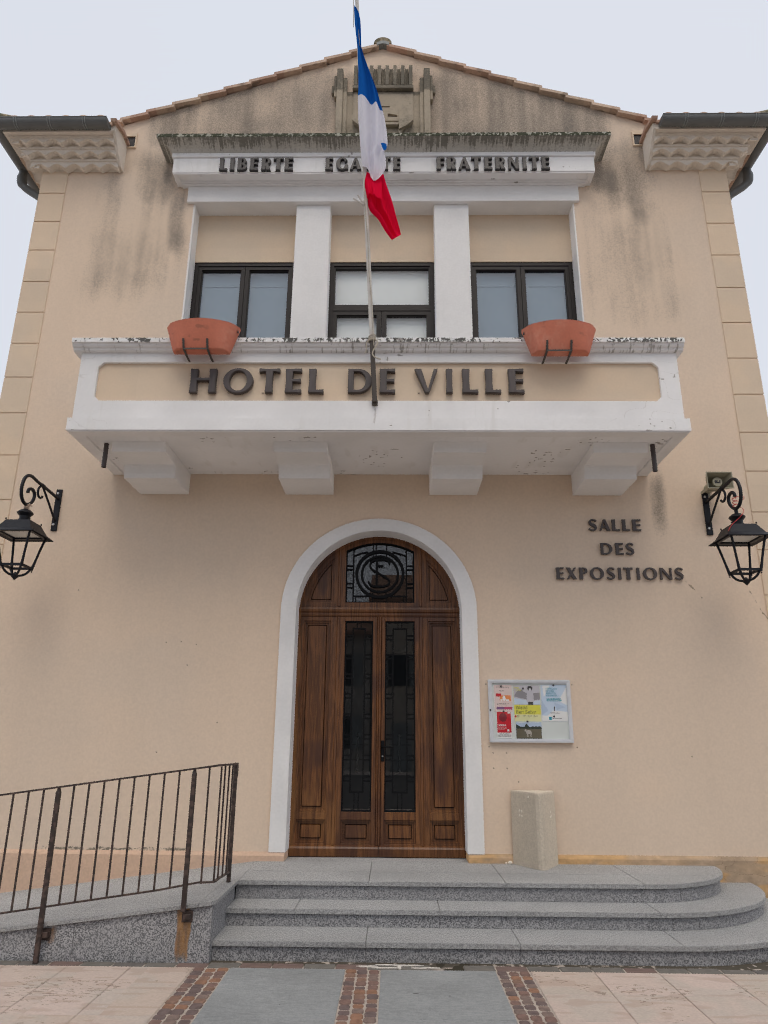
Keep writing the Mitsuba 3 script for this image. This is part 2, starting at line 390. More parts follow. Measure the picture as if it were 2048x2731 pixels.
slab_base = lambda p: mix((0.175, 0.184, 0.186), (0.265, 0.275, 0.277), 0.55 * noise(p.x * 26, p.y * 150) + 0.45 * noise(p.x * 110, p.y * 110)) * (0.85 + 0.3 * fbm(p.x * 2, p.y * 3))
mat('grey_slab', slab_col, 0.8, lambda p, n, uv: noise(p.x * 20, p.y * 160), 0.0012)
COB = [(0.165, 0.105, 0.088), (0.125, 0.092, 0.086), (0.190, 0.118, 0.088), (0.170, 0.125, 0.108), (0.220, 0.122, 0.080)]
for i, c_ in enumerate(COB):
    mat(f'cobble_stone_{i}', (lambda c: lambda p, n, uv: mi.Color3f(*c) * (0.72 + 0.55 * fbm(p.x * 40, p.y * 40, p.z * 40)))(c_), 0.75)
for i, c_ in enumerate([(0.135, 0.125, 0.112), (0.115, 0.105, 0.098), (0.150, 0.105, 0.092)]):
    mat(f'border_rock_{i}', (lambda c: lambda p, n, uv: mi.Color3f(*c) * (0.8 + 0.4 * fbm(p.x * 30, p.y * 30, p.z * 30)))(c_), 0.75)


def joint_col(p, n, uv):
    c = mix((0.385, 0.335, 0.29), (0.30, 0.26, 0.225), noise(p.x * 60, p.y * 60))
    dirt = smoothstep(-1.87, -1.80, p.y) * 0.9
    wet = win(p.x + 0.2 * (noise(p.x * 7, p.y * 7) - 0.5), 0.36, 0.86, 0.05) * win(p.y, -1.93, -1.6, 0.03)
    return mix(c, (0.035, 0.030, 0.020), dr.maximum(dirt * smoothstep(0.10, 0.35, noise(p.x * 30, p.y * 30)), wet * smoothstep(0.3, 0.5, noise(p.x * 16, p.y * 16))))


mat('joint_mortar', joint_col, 0.95)
mat('plain_ground', lambda p, n, uv: mix((0.44, 0.375, 0.33), (0.38, 0.33, 0.29), fbm(p.x * 1.5, p.y * 1.5)), 0.9)
mat('block_concrete', lambda p, n, uv: mix((0.58, 0.515, 0.42), (0.44, 0.39, 0.315), 0.6 * noise(p.x * 75, p.z * 75, p.y * 75) + 0.4 * fbm(p.x * 9, p.z * 9, p.y * 9)) * (0.82 + 0.3 * noise(p.x * 140, p.z * 140, p.y * 140)), 0.95,
    lambda p, n, uv: noise(p.x * 90, p.z * 90, p.y * 90), 0.006)
mat('mortar_white', (0.50, 0.47, 0.43), 0.95)
mat('chip_white', (0.72, 0.68, 0.60), 0.9)
mat('horn_beige', (0.30, 0.285, 0.215), 0.55)
mat('pole_white', lambda p, n, uv: mix((0.62, 0.60, 0.56), (0.50, 0.48, 0.45), noise(p.x * 30, p.z * 14)), 0.5)
mat('pole_dark', (0.085, 0.073, 0.065), 0.5)
mat('rope', (0.42, 0.38, 0.31), 0.9)


def cloth(name, c, tr):
    scene[name] = {'type': 'principledthin', 'base_color': {'type': 'rgb', 'value': list(c)}, 'roughness': 0.7, 'diff_trans': tr, 'spec_trans': 0.0}


cloth('flag_blue', (0.012, 0.120, 0.46), 0.5); cloth('flag_white', (0.80, 0.80, 0.88), 0.7); cloth('flag_red', (0.78, 0.008, 0.050), 0.6)
mat('lamp_diffuser', (0.55, 0.55, 0.52), 0.5)
mat('red_ribbon', (0.50, 0.02, 0.025), 0.6); mat('wire_tan', (0.55, 0.42, 0.33), 0.5)
mat('steel', (0.55, 0.55, 0.55), 0.3, None, metal=0.9)
for nm, c in dict(paper_white=(0.74, 0.75, 0.74), paper_pink=(0.68, 0.56, 0.53), print_red=(0.52, 0.018, 0.03), print_dark=(0.04, 0.04, 0.045), print_maroon=(0.22, 0.02, 0.03), print_yellow=(0.66, 0.64, 0.08), print_pale_yellow=(0.70, 0.70, 0.40), print_orange=(0.70, 0.25, 0.08), print_teal=(0.02, 0.27, 0.38),
                  print_sky=(0.42, 0.52, 0.66), print_pale_blue=(0.52, 0.62, 0.74), print_grey=(0.26, 0.25, 0.27), print_light_grey=(0.50, 0.49, 0.53), print_field=(0.13, 0.115, 0.075), print_green=(0.03, 0.04, 0.03), print_magenta=(0.45, 0.06, 0.15), print_wool=(0.42, 0.39, 0.35), print_violet=(0.20, 0.09, 0.22)).items():
    mat(nm, c, 0.5)

# ------------------------------------------------------------------ the ground
def struct(name, mesh, m, label):
    k = obj(name, mesh, m); labels[k] = {'label': label, 'kind': 'structure'}; return k


g = sbox(-250, -250, 250, 250)
struct('ground', pxy(g, -0.30, -0.012), 'plain_ground', 'open paved square in front of the town hall')
mat('asphalt', lambda p, n, uv: mix((0.050, 0.050, 0.052), (0.075, 0.073, 0.072), noise(p.x * 40, p.y * 40)), 0.9)
struct('road', pxy(sbox(-120, -24, 120, -9.3), -0.0115, -0.007), 'asphalt', 'asphalt street between the town hall and the houses opposite')
pv = struct('pavement', pxy(sbox(-6.2, -3.95, 6.2, -0.5), -0.010, -0.006), 'joint_mortar', 'pale stone and grey slab pavement with cobble strips below the steps')
XL = [-1.277 - 0.4565 * k for k in range(10)]; XR = [1.135 + 0.4565 * k for k in range(10)]
ROWS = [-1.902, -2.362, -2.828, -3.296, -3.764]
for xs, sg in ((XL, -1), (XR, 1)):
    for a, b in zip(xs[:-1], xs[1:]):
        a, b = min(a, b), max(a, b)
        for y1, y0 in zip(ROWS[:-1], ROWS[1:]):
            obj('paving_slab', box(a + 0.002, b - 0.002, y0 + 0.002, y1 - 0.002, -0.03, random.uniform(-0.001, 0.001), 0.003), 'limestone', pv)
for a, b in ((-1.018, -0.188), (0.064, 0.888)):
    for y1, y0 in zip(ROWS[:-1], ROWS[1:]):
        obj('granite_slab', box(a + 0.0015, b - 0.0015, y0 + 0.0012, y1 - 0.0012, -0.03, random.uniform(-0.001, 0.001), 0.002), 'grey_slab', pv)


def cobble(x0, x1, y0, y1, z):
    """a worn sett: a rounded block with an uneven outline"""
    P = []
    cx, cy = (x0 + x1) / 2, (y0 + y1) / 2
    for zz, s in ((-0.03, 1.0), (z - 0.006, 1.0), (z, 0.84)):
        for ax, ay in ((-1, -0.6), (-0.75, -1), (0.75, -1), (1, -0.6), (1, 0.6), (0.75, 1), (-0.75, 1), (-1, 0.6)):
            P.append((cx + ax * s * (x1 - x0) / 2, cy + ay * s * (y1 - y0) / 2, zz))
    P = np.array(P); P[:, :2] += rng.uniform(-0.0022, 0.0022, (24, 2))
    return hull(P)


for x0, x1 in ((-1.275, -1.022), (-0.185, 0.060), (0.892, 1.131)):
    w = (x1 - x0) / 3
    for c in range(3):
        y = -1.905 - random.uniform(0, 0.01)
        while y > -3.76:
            L = random.uniform(0.072, 0.094)
            ux = random.uniform(-0.003, 0.003)
            obj('cobble', cobble(x0 + c * w + 0.004 + ux, x0 + (c + 1) * w - 0.004 + ux, y - L + 0.0075, y, random.uniform(-0.004, 0.003)), f'cobble_stone_{random.choice([0, 0, 1, 1, 2, 3, 4])}', pv)
            y -= L
# row of long border stones along the ramp and the steps
BX = [-5.6 + 0.232 * k for k in range(48)]
for a in BX:
    b = a + 0.232; s = random.uniform(0.002, 0.005)
    if b < 2.65:
        if 0.40 < a < 0.62: continue
        obj('border_stone', box(a + s, b - s, -1.895, -1.782 + random.uniform(-0.004, 0.004), -0.03, random.uniform(-0.003, 0.0), 0.006), f'border_rock_{random.choice([0, 0, 1, 2])}', pv)
    else:
        th0 = math.asin(min(1, (a - 2.3) / 1.9)); y1 = -max(0.0, math.sqrt(max(0.0, 1.79 ** 2 - (a + 0.116 - 2.3) ** 2))) if a < 4.0 else -0.1
        obj('border_stone', box(a + s, b - s, -1.895, -1.80, -0.03, -0.001, 0.006), f'border_rock_{random.choice([0, 1])}', pv)
        if -y1 < 1.62:
            obj('border_stone', box(a + s, b - s, -1.79, min(y1 - 0.02, -0.05), -0.03, -0.002, 0.006), f'border_rock_{random.choice([0, 1, 1])}', pv)
for mx, my, w, h in ((-0.03, -1.835, 0.07, 0.016), (0.09, -1.86, 0.09, 0.012), (0.10, -1.79, 0.08, 0.010), (0.26, -1.80, 0.10, 0.013), (0.34, -1.862, 0.05, 0.010), (0.20, -1.845, 0.014, 0.04), (0.43, -1.85, 0.06, 0.009)):
    t = np.linspace(0, 2 * np.pi, 18, endpoint=False); rr_ = 1 + rng.uniform(-0.28, 0.28, 18)
    obj('mortar_patch', pxy(Polygon(np.c_[mx + w * rr_ * np.cos(t), my + h * rr_ * np.sin(t)]).buffer(0), -0.004, 0.0022), 'mortar_white', pv)
# ------------------------------------------------------------------ steps
st = thing('entrance_steps', 'grey granite entrance steps with rounded right ends below the wooden door', 'steps')


def step_poly(r, x0=-1.2):
    arc = [(2.3 + r * math.sin(t), -r * math.cos(t)) for t in np.linspace(0, math.pi / 2, 40)]
    return Polygon([(x0, 0.0), (x0, -r)] + arc)


def strips(poly, cuts, gap=0.003, lo=-6, hi=6):
    e = [lo] + list(cuts) + [hi]
    return [poly.intersection(sbox(a + gap / 2, -9, b - gap / 2, 9)) for a, b in zip(e[:-1], e[1:])]


STEP = [(1.745, 0.0, 0.131, (-0.05, 1.10, 2.31), (-0.05, 1.10, 2.37, 2.95)), (1.335, 0.131, 0.262, (-0.64, 0.53, 2.295), (-0.64, -0.14, 0.53, 2.39, 2.62)), (1.0, 0.262, 0.408, (-0.056, 1.116, 2.30), (-0.056, 1.116, 2.27, 2.62))]
core = []
for k, (r, z0, z1, cuts, rcuts) in enumerate(STEP):
    full = step_poly(r); inner = step_poly(r - 0.03, -1.198)
    core.append(pxy(step_poly(r - 0.06, -1.19), -0.1, z1 - 0.036))
    zr0 = z0 + (0.001 if k else -0.03)
    for q in strips(inner.difference(step_poly(r - 0.058, -1.19).union(sbox(-1.3, -0.02, 5, 1))), rcuts):
        for g in geoms(q): obj('riser', pxy(g, zr0, z1 - 0.034), 'granite_face', st)
    tread = full
    for q in strips(tread, cuts):
        for g in geoms(q):
            gg = [g]
            if k == 2: gg = geoms(g.intersection(sbox(-9, -9, 9, -0.552))) + geoms(g.intersection(sbox(-9, -0.549, 9, 9)))
            for h in gg:
                m = cat(pxy(h, z1 - 0.034, z1 - 0.004), pxy(h.buffer(-0.003), z1 - 0.004, z1)) if h.area > 0.01 else pxy(h, z1 - 0.034, z1)
                obj('tread', m, 'granite_top', st)
# landing under the door reveal
obj('threshold', box(-0.93, 0.91, 0.002, 0.30, 0.30, 0.4075), 'granite_top', st)
obj('core', cat(*core), 'granite_face', st)
# ------------------------------------------------------------------ ramp
rp = thing('access_ramp', 'sloping granite-clad access ramp left of the entrance steps', 'ramp')
SL = 0.1236
zr = lambda x: 0.352 + SL * (x + 1.663)


def slope_piece(x0, x1, y0, y1, th, top=0.0):
    P = [(x, y, zr(x) + top + d) for x in (x0, x1) for y in (y0, y1) for d in (-th, 0)]
    return hull(P)


for a, b in ((-4.45, -3.46), (-3.46, -2.25), (-2.25, -1.30)):
    for y0, y1 in ((-1.83, -1.42), (-1.42, -0.004)):
        y0_, y1_ = y0 + (0.0015 if y0 > -1.5 else 0), y1 - 0.0015
        s = 0.55 if y0 > -1.5 else 0.0
        obj('deck_slab', slope_piece(a + 0.0015 - s * 0, b - 0.0015, y0_, y1_, 0.026), 'granite_top', rp)
P = []
for x, y in ((-1.2985, -1.83), (-1.215, -1.83), (-1.172, -1.79), (-1.172, -1.03), (-1.20, -1.0), (-1.202, -0.004), (-1.2985, -0.004)):
    P += [(x, y, zr(x)), (x, y, zr(x) - 0.026)]
obj('deck_slab', hull(P), 'granite_top', rp)
for a, b in ((-4.40, -3.43), (-3.43, -2.222), (-2.222, -1.20)):
    obj('facing_panel', hull([(x, y, z) for x in (a + 0.002, b - 0.002) for y in (-1.80, -1.775) for z in (-0.03, zr(x) - 0.027)]), 'granite_face', rp)
obj('facing_panel', hull([(x, y, z) for x in (-1.225, -1.20) for y in (-1.773, -1.005) for z in (-0.03, zr(-1.2) - 0.027)]), 'granite_face', rp)
obj('core', hull([(x, y, z) for x in (-4.35, -1.23) for y in (-1.774, -0.01) for z in (-0.03, zr(x) - 0.03)]), 'granite_face', rp)
# ------------------------------------------------------------------ the town hall
th = thing('town_hall', 'two-storey beige rendered town hall with white balcony and arched oak door', 'building')
RX0, RX1, EX0, EX1 = -3.6, 3.55, -4.63, 4.57
PK = (-0.035, 11.05); SLR = 0.385
roofz = lambda x: PK[1] - SLR * abs(x - PK[0])
AX, AZ = -0.015, 2.915


def arch(a, b, z0=0.30, n=48, zc=AZ):
    return Polygon([(AX - a, z0)] + [(AX - a * math.cos(t), zc + b * math.sin(t)) for t in np.linspace(0, math.pi, n)] + [(AX + a, z0)])


fac = Polygon([(EX0, -0.2), (EX0, roofz(EX0)), PK, (EX1, roofz(EX1)), (EX1, -0.2)])
fac = fac.difference(arch(0.98, 0.97)).difference(sbox(-2.535, 4.70, 2.515, 8.46))
obj('front_wall', pxz(fac, 0.0, 0.40), 'plaster', th)
side = Polygon([(EX0 + 0.02, -0.2), (EX0 + 0.02, roofz(EX0) - 0.02), (PK[0], PK[1] - 0.03), (EX1 - 0.02, roofz(EX1) - 0.02), (EX1 - 0.02, -0.2)])
inside = Polygon([(EX0 + 0.3, -0.2), (EX0 + 0.3, roofz(EX0) - 0.25), (PK[0], PK[1] - 0.25), (EX1 - 0.3, roofz(EX1) - 0.25), (EX1 - 0.3, -0.2)])
obj('side_walls', pxz(side.difference(inside), 0.38, 9.0), 'plaster', th)
obj('rear_wall', pxz(side, 9.0, 9.3), 'plaster', th)
obj('interior', cat(box(-3.4, 3.4, 1.6, 1.7, 0.0, 8.6), box(-3.4, 3.4, 0.41, 1.6, 4.4, 4.5), box(-3.4, 3.4, 0.41, 1.6, 8.5, 8.6), box(-3.5, -3.4, 0.41, 1.6, 0, 8.6), box(3.4, 3.5, 0.41, 1.6, 0, 8.6), box(-1.0, -0.93, 0.41, 1.6, 4.5, 8.5), box(0.9, 0.97, 0.41, 1.6, 4.5, 8.5)), 'room_dark', th)
# corner quoins: painted blocks with sunk joints
for x0, x1, zs in ((EX0 - 0.006, -4.284, [0.5, 1.0, 1.52, 2.05, 2.58, 3.11, 3.64, 4.173, 4.73, 5.277, 5.757, 6.227, 6.672, 7.127, 7.607, 8.055, 8.512, 8.93]),
                   (4.212, EX1 + 0.006, [0.5, 1.0, 1.52, 2.05, 2.58, 3.10, 3.611, 4.053, 4.548, 5.037, 5.532, 6.02, 6.517, 7.024, 7.509, 7.999, 8.501, 8.93])):
    for a, b in zip(zs[:-1], zs[1:]):
        obj('quoin', box(x0, x1, -0.014, 0.45, a + 0.005, b - 0.005, 0.004), 'quoin_paint', th)
# plinth
for x0, x1 in ((EX0 - 0.02, AX - 0.914), (AX + 0.914, EX1 + 0.02)):
    obj('plinth', pyz(Polygon([(0.02, -0.1), (-0.03, -0.1), (-0.03, 0.455), (-0.004, 0.49), (0.02, 0.49)]), x0, x1), 'plinth_paint', th)
# arched door surround
sur = arch(1.075, 1.045, 0.487).difference(arch(0.908, 0.905, 0.2))
obj('door_surround', pxz(sur, -0.014, 0.35), 'white_plain', th)
obj('door_surround', pxz(arch(1.098, 1.068, 0.492).difference(arch(1.090, 1.060, 0.2)), -0.004, 0.01), 'plaster', th)
obj('door_surround', cat(box(AX - 1.075, AX - 0.912, 0.012, 0.3, 0.408, 0.4865), box(AX + 0.912, AX + 1.075, 0.012, 0.3, 0.408, 0.4865)), 'plinth_paint', th)
# upper recess: lining, panels, pillars, lintel
for x0 in (-2.536, 2.496): obj('recess_lining', box(x0, x0 + 0.022, 0.004, 0.30, 4.6, 8.336), 'white_plain', th)
obj('lintel', box(-2.612, 2.575, -0.046, 0.30, 8.337, 8.588, 0.004), 'white_plain', th)
for x0, x1 in ((-1.16, -0.709), (0.668, 1.122)):
    obj('pillar', box(x0, x1, 0.018, 0.36, 4.6, 8.335, 0.006), 'white_plain', th)
BAYS = [(-2.513, -1.158), (-0.711, 0.670), (1.120, 2.495)]
for x0, x1 in BAYS:
    obj('spandrel_panel', box(x0, x1, 0.222, 0.37, 7.592, 8.3365), 'quoin_paint', th)


def frame(x0, x1, z0, z1, w, y0, y1, wb=None, wt=None):
    wb = w if wb is None else wb; wt = w if wt is None else wt
    return pxz(sbox(x0, z0, x1, z1).difference(sbox(x0 + w, z0 + wb, x1 - w, z1 - wt)), y0, y1)


def sheet_xz(x0, x1, z0, z1, y):
    return trimesh.Trimesh([(x0, y, z0), (x1, y, z0), (x1, y, z1), (x0, y, z1)], [(0, 1, 2), (0, 2, 3)], process=False)


for i, (x0, x1) in enumerate(BAYS):
    w = obj('window', frame(x0 + 0.002, x1 - 0.002, 4.62, 7.590, 0.05, 0.235, 0.33), 'frame_bronze', th)
    w = w  # outer frame carries the casements
    xm = (x0 + x1) / 2 + (0.0 if i != 1 else 0.0)
    if i == 1:
        z1 = 6.905
        obj('transom', box(x0 + 0.05, x1 - 0.05, 0.238, 0.32, z1 - 0.05, z1, 0.004), 'frame_bronze', w)
        obj('top_light', frame(x0 + 0.045, x1 - 0.045, z1 + 0.002, 7.542, 0.030, 0.25, 0.31, 0.045), 'frame_bronze', w)
        obj('pane', sheet_xz(x0 + 0.07, x1 - 0.07, z1 + 0.04, 7.515, 0.285), 'pane_glass', w)
        ztop = z1 - 0.052
    else:
        ztop = 7.542
    for a, b in ((x0 + 0.048, xm - 0.003), (xm + 0.003, x1 - 0.048)):
        obj('casement', cat(frame(a, b, 4.67, ztop, 0.050 if i != 1 else 0.062, 0.246, 0.315, None, 0.055), frame(a + 0.038, b - 0.038, 4.71, ztop - 0.042, 0.022, 0.262, 0.300)), 'frame_bronze', w)
        obj('pane', sheet_xz(a + 0.05, b - 0.05, 4.72, ztop - 0.05, 0.287), 'solar_glass' if i != 1 else 'pane_glass', w)
    if i != 1: obj('blind_rail', box(x0 + 0.05, x1 - 0.05, 0.336, 0.344, 7.285, 7.312), 'blind_grey', w)
    obj('blind', box(x0 + 0.05, x1 - 0.05, 0.345, 0.35, 4.7, 7.56), 'blind_white' if i == 1 else 'blind_grey', w)
# balcony
YB = -1.262
bal = obj('balcony', cat(
    pxz(sbox(-3.142, 4.500, 3.088, 4.632), YB, -0.004), ), 'white_paint', th)
ch = 0.055
hole = Polygon([(-2.915 + ch, 5.270), (2.848 - ch, 5.270), (2.848, 5.270 - ch), (2.848, 4.832 + ch), (2.848 - ch, 4.832), (-2.915 + ch, 4.832), (-2.915, 4.832 + ch), (-2.915, 5.270 - ch)])
obj('parapet', cat(pxz(sbox(-3.105, 4.634, 3.045, 5.378).difference(hole), YB + 0.022, YB + 0.075), box(-3.10, 3.04, YB + 0.074, YB + 0.16, 4.634, 5.378),
                   box(-3.104, -2.96, YB + 0.08, -0.004, 4.634, 5.378), box(2.90, 3.044, YB + 0.08, -0.004, 4.634, 5.378)), 'white_paint', bal)
obj('recessed_panel', pxz(hole.buffer(0.004), YB + 0.055, YB + 0.0735), 'quoin_paint', bal)
capp = Polygon([(0.20, 5.379), (-0.002, 5.379), (-0.018, 5.386), (-0.026, 5.398), (-0.026, 5.408), (-0.046, 5.414), (-0.058, 5.430), (-0.062, 5.444), (-0.082, 5.447), (-0.082, 5.494), (-0.078, 5.498), (0.20, 5.498)])
cap = pyz(affinity.translate(capp, YB, 0), -3.178, 3.105)
capl = box(-3.178, -2.93, YB + 0.2, -0.004, 5.379, 5.498); capr = box(2.87, 3.105, YB + 0.2, -0.004, 5.379, 5.498)
obj('cap', cat(cap, capl, capr), 'cap_paint', bal)
# sunk field under the slab: a border band a centimetre proud
obj('soffit_band', pxz_ := pxy(sbox(-3.130, YB + 0.012, 3.076, -0.004).difference(sbox(-3.0, YB + 0.14, 2.95, 0.5)), 4.488, 4.4995), 'white_plain', bal)
corb = Polygon([(-0.004, 4.250), (-0.545, 4.250), (-0.552, 4.30), (-0.575, 4.372), (-0.592, 4.392), (-0.935, 4.398), (-0.942, 4.44), (-0.962, 4.488), (-0.972, 4.4985), (-0.004, 4.4985)])
for x0, x1 in ((-2.788, -2.228), (-1.102, -0.549), (0.557, 1.103), (2.200, 2.760)):
    obj('corbel', pyz(corb, x0, x1), 'white_plain', th)
for x in (-2.866, 2.826):
    z0 = 4.235 if x < 0 else 4.205
    outer = Point(0, 0).buffer(0.024); obj('drain_spout', affinity_m := pxy(affinity.translate(outer.difference(Point(0, 0).buffer(0.019)), x, -0.905), z0, 4.52), 'bronze_paint', th)
# cornice over the windows
obj('frieze', box(-2.778, 2.752, -0.246, -0.002, 8.628, 8.866, 0.004), 'white_paint', th)
obj('frieze', pxy(sbox(-2.77, -0.236, 2.744, -0.004).difference(sbox(-2.70, -0.185, 2.675, -0.10)), 8.612, 8.6275), 'white_paint', th)
obj('frieze', box(-2.70, 2.67, -0.075, -0.003, 8.5895, 8.6115), 'white_paint', th)
obj('frieze', box(-2.800, 2.772, -0.266, -0.002, 8.8665, 8.930, 0.004), 'cap_paint', th)
rings = []
for o, z in ((0.012, 8.9305), (0.02, 8.945), (0.045, 8.975), (0.09, 9.003), (0.14, 9.02), (0.172, 9.029), (0.178, 9.032), (0.180, 9.036), (0.180, 9.082), (0.174, 9.088)):
    rings.append([(-2.788 - o, -0.002, z), (-2.788 - o, -0.252 - o, z), (2.760 + o, -0.252 - o, z), (2.760 + o, -0.002, z)])
obj('cornice', loft(rings), 'mossy_cornice', th)
# coat of arms
ca = obj('coat_of_arms', box(-0.665, 0.625, -0.012, 0.01, 9.0, 10.24), 'carved_stone', th)
obj('tablet', pxz(Polygon([(-0.437, 10.205), (0.396, 10.205), (0.396, 9.70), (0.30, 9.50), (0.15, 9.36), (-0.2, 9.36), (-0.34, 9.5), (-0.437, 9.72)]), -0.040, -0.011), 'carved_stone', ca)
obj('crown_base', box(-0.450, 0.402, -0.095, -0.004, 10.215, 10.275, 0.006), 'carved_stone', ca)
xs = np.linspace(-0.437, 0.390, 16)
for k in range(15):
    d = -0.095 if k % 2 == 0 else -0.055
    zt = 10.63 if k % 2 == 0 else 10.618
    a, b = xs[k] + 0.003, xs[k + 1] - 0.003
    m = (a + b) / 2
    poly = Polygon([(a, 0.0), (a, d), (m, d - (0.0 if k % 2 == 0 else -0.016)), (b, d), (b, 0.0)])
    obj('crown_flute', pxy(poly, 10.276, zt), 'carved_stone', ca)
for sx, off in ((-1, -0.040), (1, 0.0)):
    M = (lambda a, b: (min(a, b) if sx > 0 else -max(a, b) + off, max(a, b) if sx > 0 else -min(a, b) + off))
    a, b = M(0.545, 0.632); obj('fasces_rod', box(a, b, -0.105, 0.0, 9.0, 10.572, 0.008), 'carved_stone', ca)
    a, b = M(0.490, 0.5435); obj('fasces_rod', box(a, b, -0.065, 0.0, 9.0, 10.44, 0.005), 'carved_stone', ca)
    a, b = M(0.6335, 0.668); obj('fasces_rod', box(a, b, -0.085, 0.0, 10.02 if sx > 0 else 10.08, 10.455, 0.005), 'carved_stone', ca)
    a, b = M(0.6695, 0.704); obj('fasces_rod', box(a, b, -0.060, 0.0, 10.17, 10.30, 0.005), 'carved_stone', ca)
sh = Point(-0.02, 9.62).buffer(0.30).intersection(sbox(-1, 9.2, 1, 9.985)).difference(sbox(-0.235, 9.30, 0.195, 9.905))
obj('shield', pxz(sh, -0.085, -0.041), 'carved_stone', ca)
cross = sbox(-0.235, 9.66, 0.195, 9.905).difference(unary_union([Polygon([(a, 9.79), (b, 9.79 + (0.0 if b < 0 else -0.03)), (b, 9.72), (a, 9.725)]) for a, b in ((0.045, 0.175), (-0.16, -0.03))]))
obj('shield', pxz(cross, -0.072, -0.042), 'carved_stone', ca)
obj('shield', box(-0.22, 0.20, -0.105, -0.043, 9.56, 9.61, 0.006), 'carved_stone', ca)
hullp = Point(-0.02, 9.95).buffer(0.52, 48).intersection(sbox(-0.44, 9.3, 0.392, 9.725)).difference(Point(-0.02, 9.95).buffer(0.40, 48)).difference(sbox(-0.22, 9.2, 0.2, 9.66))
for q in geoms(hullp): obj('shield', pxz(q, -0.115, -0.043), 'carved_stone', ca)
# roof slopes, verge tiles, ridge end
rf = obj('roof', cat(*[hull([(x, y, roofz(x) + d) for x in (PK[0], xe) for y in (0.04, 9.5) for d in (0.005, 0.075)]) for xe in (-5.02, 4.96)]), 'roof_clay', th)
for sx in (-1, 1):
    n = 12
    for k in range(n):
        u0, u1 = 0.10 + 0.349 * k, 0.10 + 0.349 * (k + 1) + 0.035
        if k == 0: u0 = 0.055
        xs0, xs1 = PK[0] + sx * u0, PK[0] + sx * u1
        lift = 0.008
        P = [(x, y, roofz(x) + l + d) for x, l in ((xs0, -0.012), (xs1, lift + 0.022)) for y in (-0.075 - random.uniform(0, 0.006), 0.16) for d in (0.0, 0.046)]
        obj('tile', hull(P), 'roof_clay', rf)
t_ = np.linspace(0, math.pi, 16)
halfr = [(PK[0] + 0.128 * math.cos(a), PK[1] + 0.055 + 0.118 * math.sin(a)) for a in t_]
obj('ridge_tile', pxz(Polygon(halfr), -0.045, 9.4), 'mossy_tile', rf)
obj('ridge_flashing', pxz(Polygon([(-0.12, 11.022), (-0.06, 11.045), (PK[0], 11.052), (0.0, 11.045), (0.055, 11.022), (0.055, 11.075), (0.0, 11.10), (PK[0], 11.104), (-0.07, 11.098), (-0.12, 11.072)]), -0.088, 0.02), 'lead_flashing', rf)


# eaves returns: three corbelled rows of canal tiles, a pent of tiles, gutter
def wave_row(a0, a1, z0, zt, amp, per, phase):
    """(a, z) outline with a scalloped lower edge"""
    n = int((a1 - a0) / per * 14)
    A = np.linspace(a0, a1, n)
    return Polygon([(a, z0 + amp * abs(math.sin(math.pi * (a - phase) / per)) ** 1.25) for a in A] + [(a1, zt), (a0, zt)])


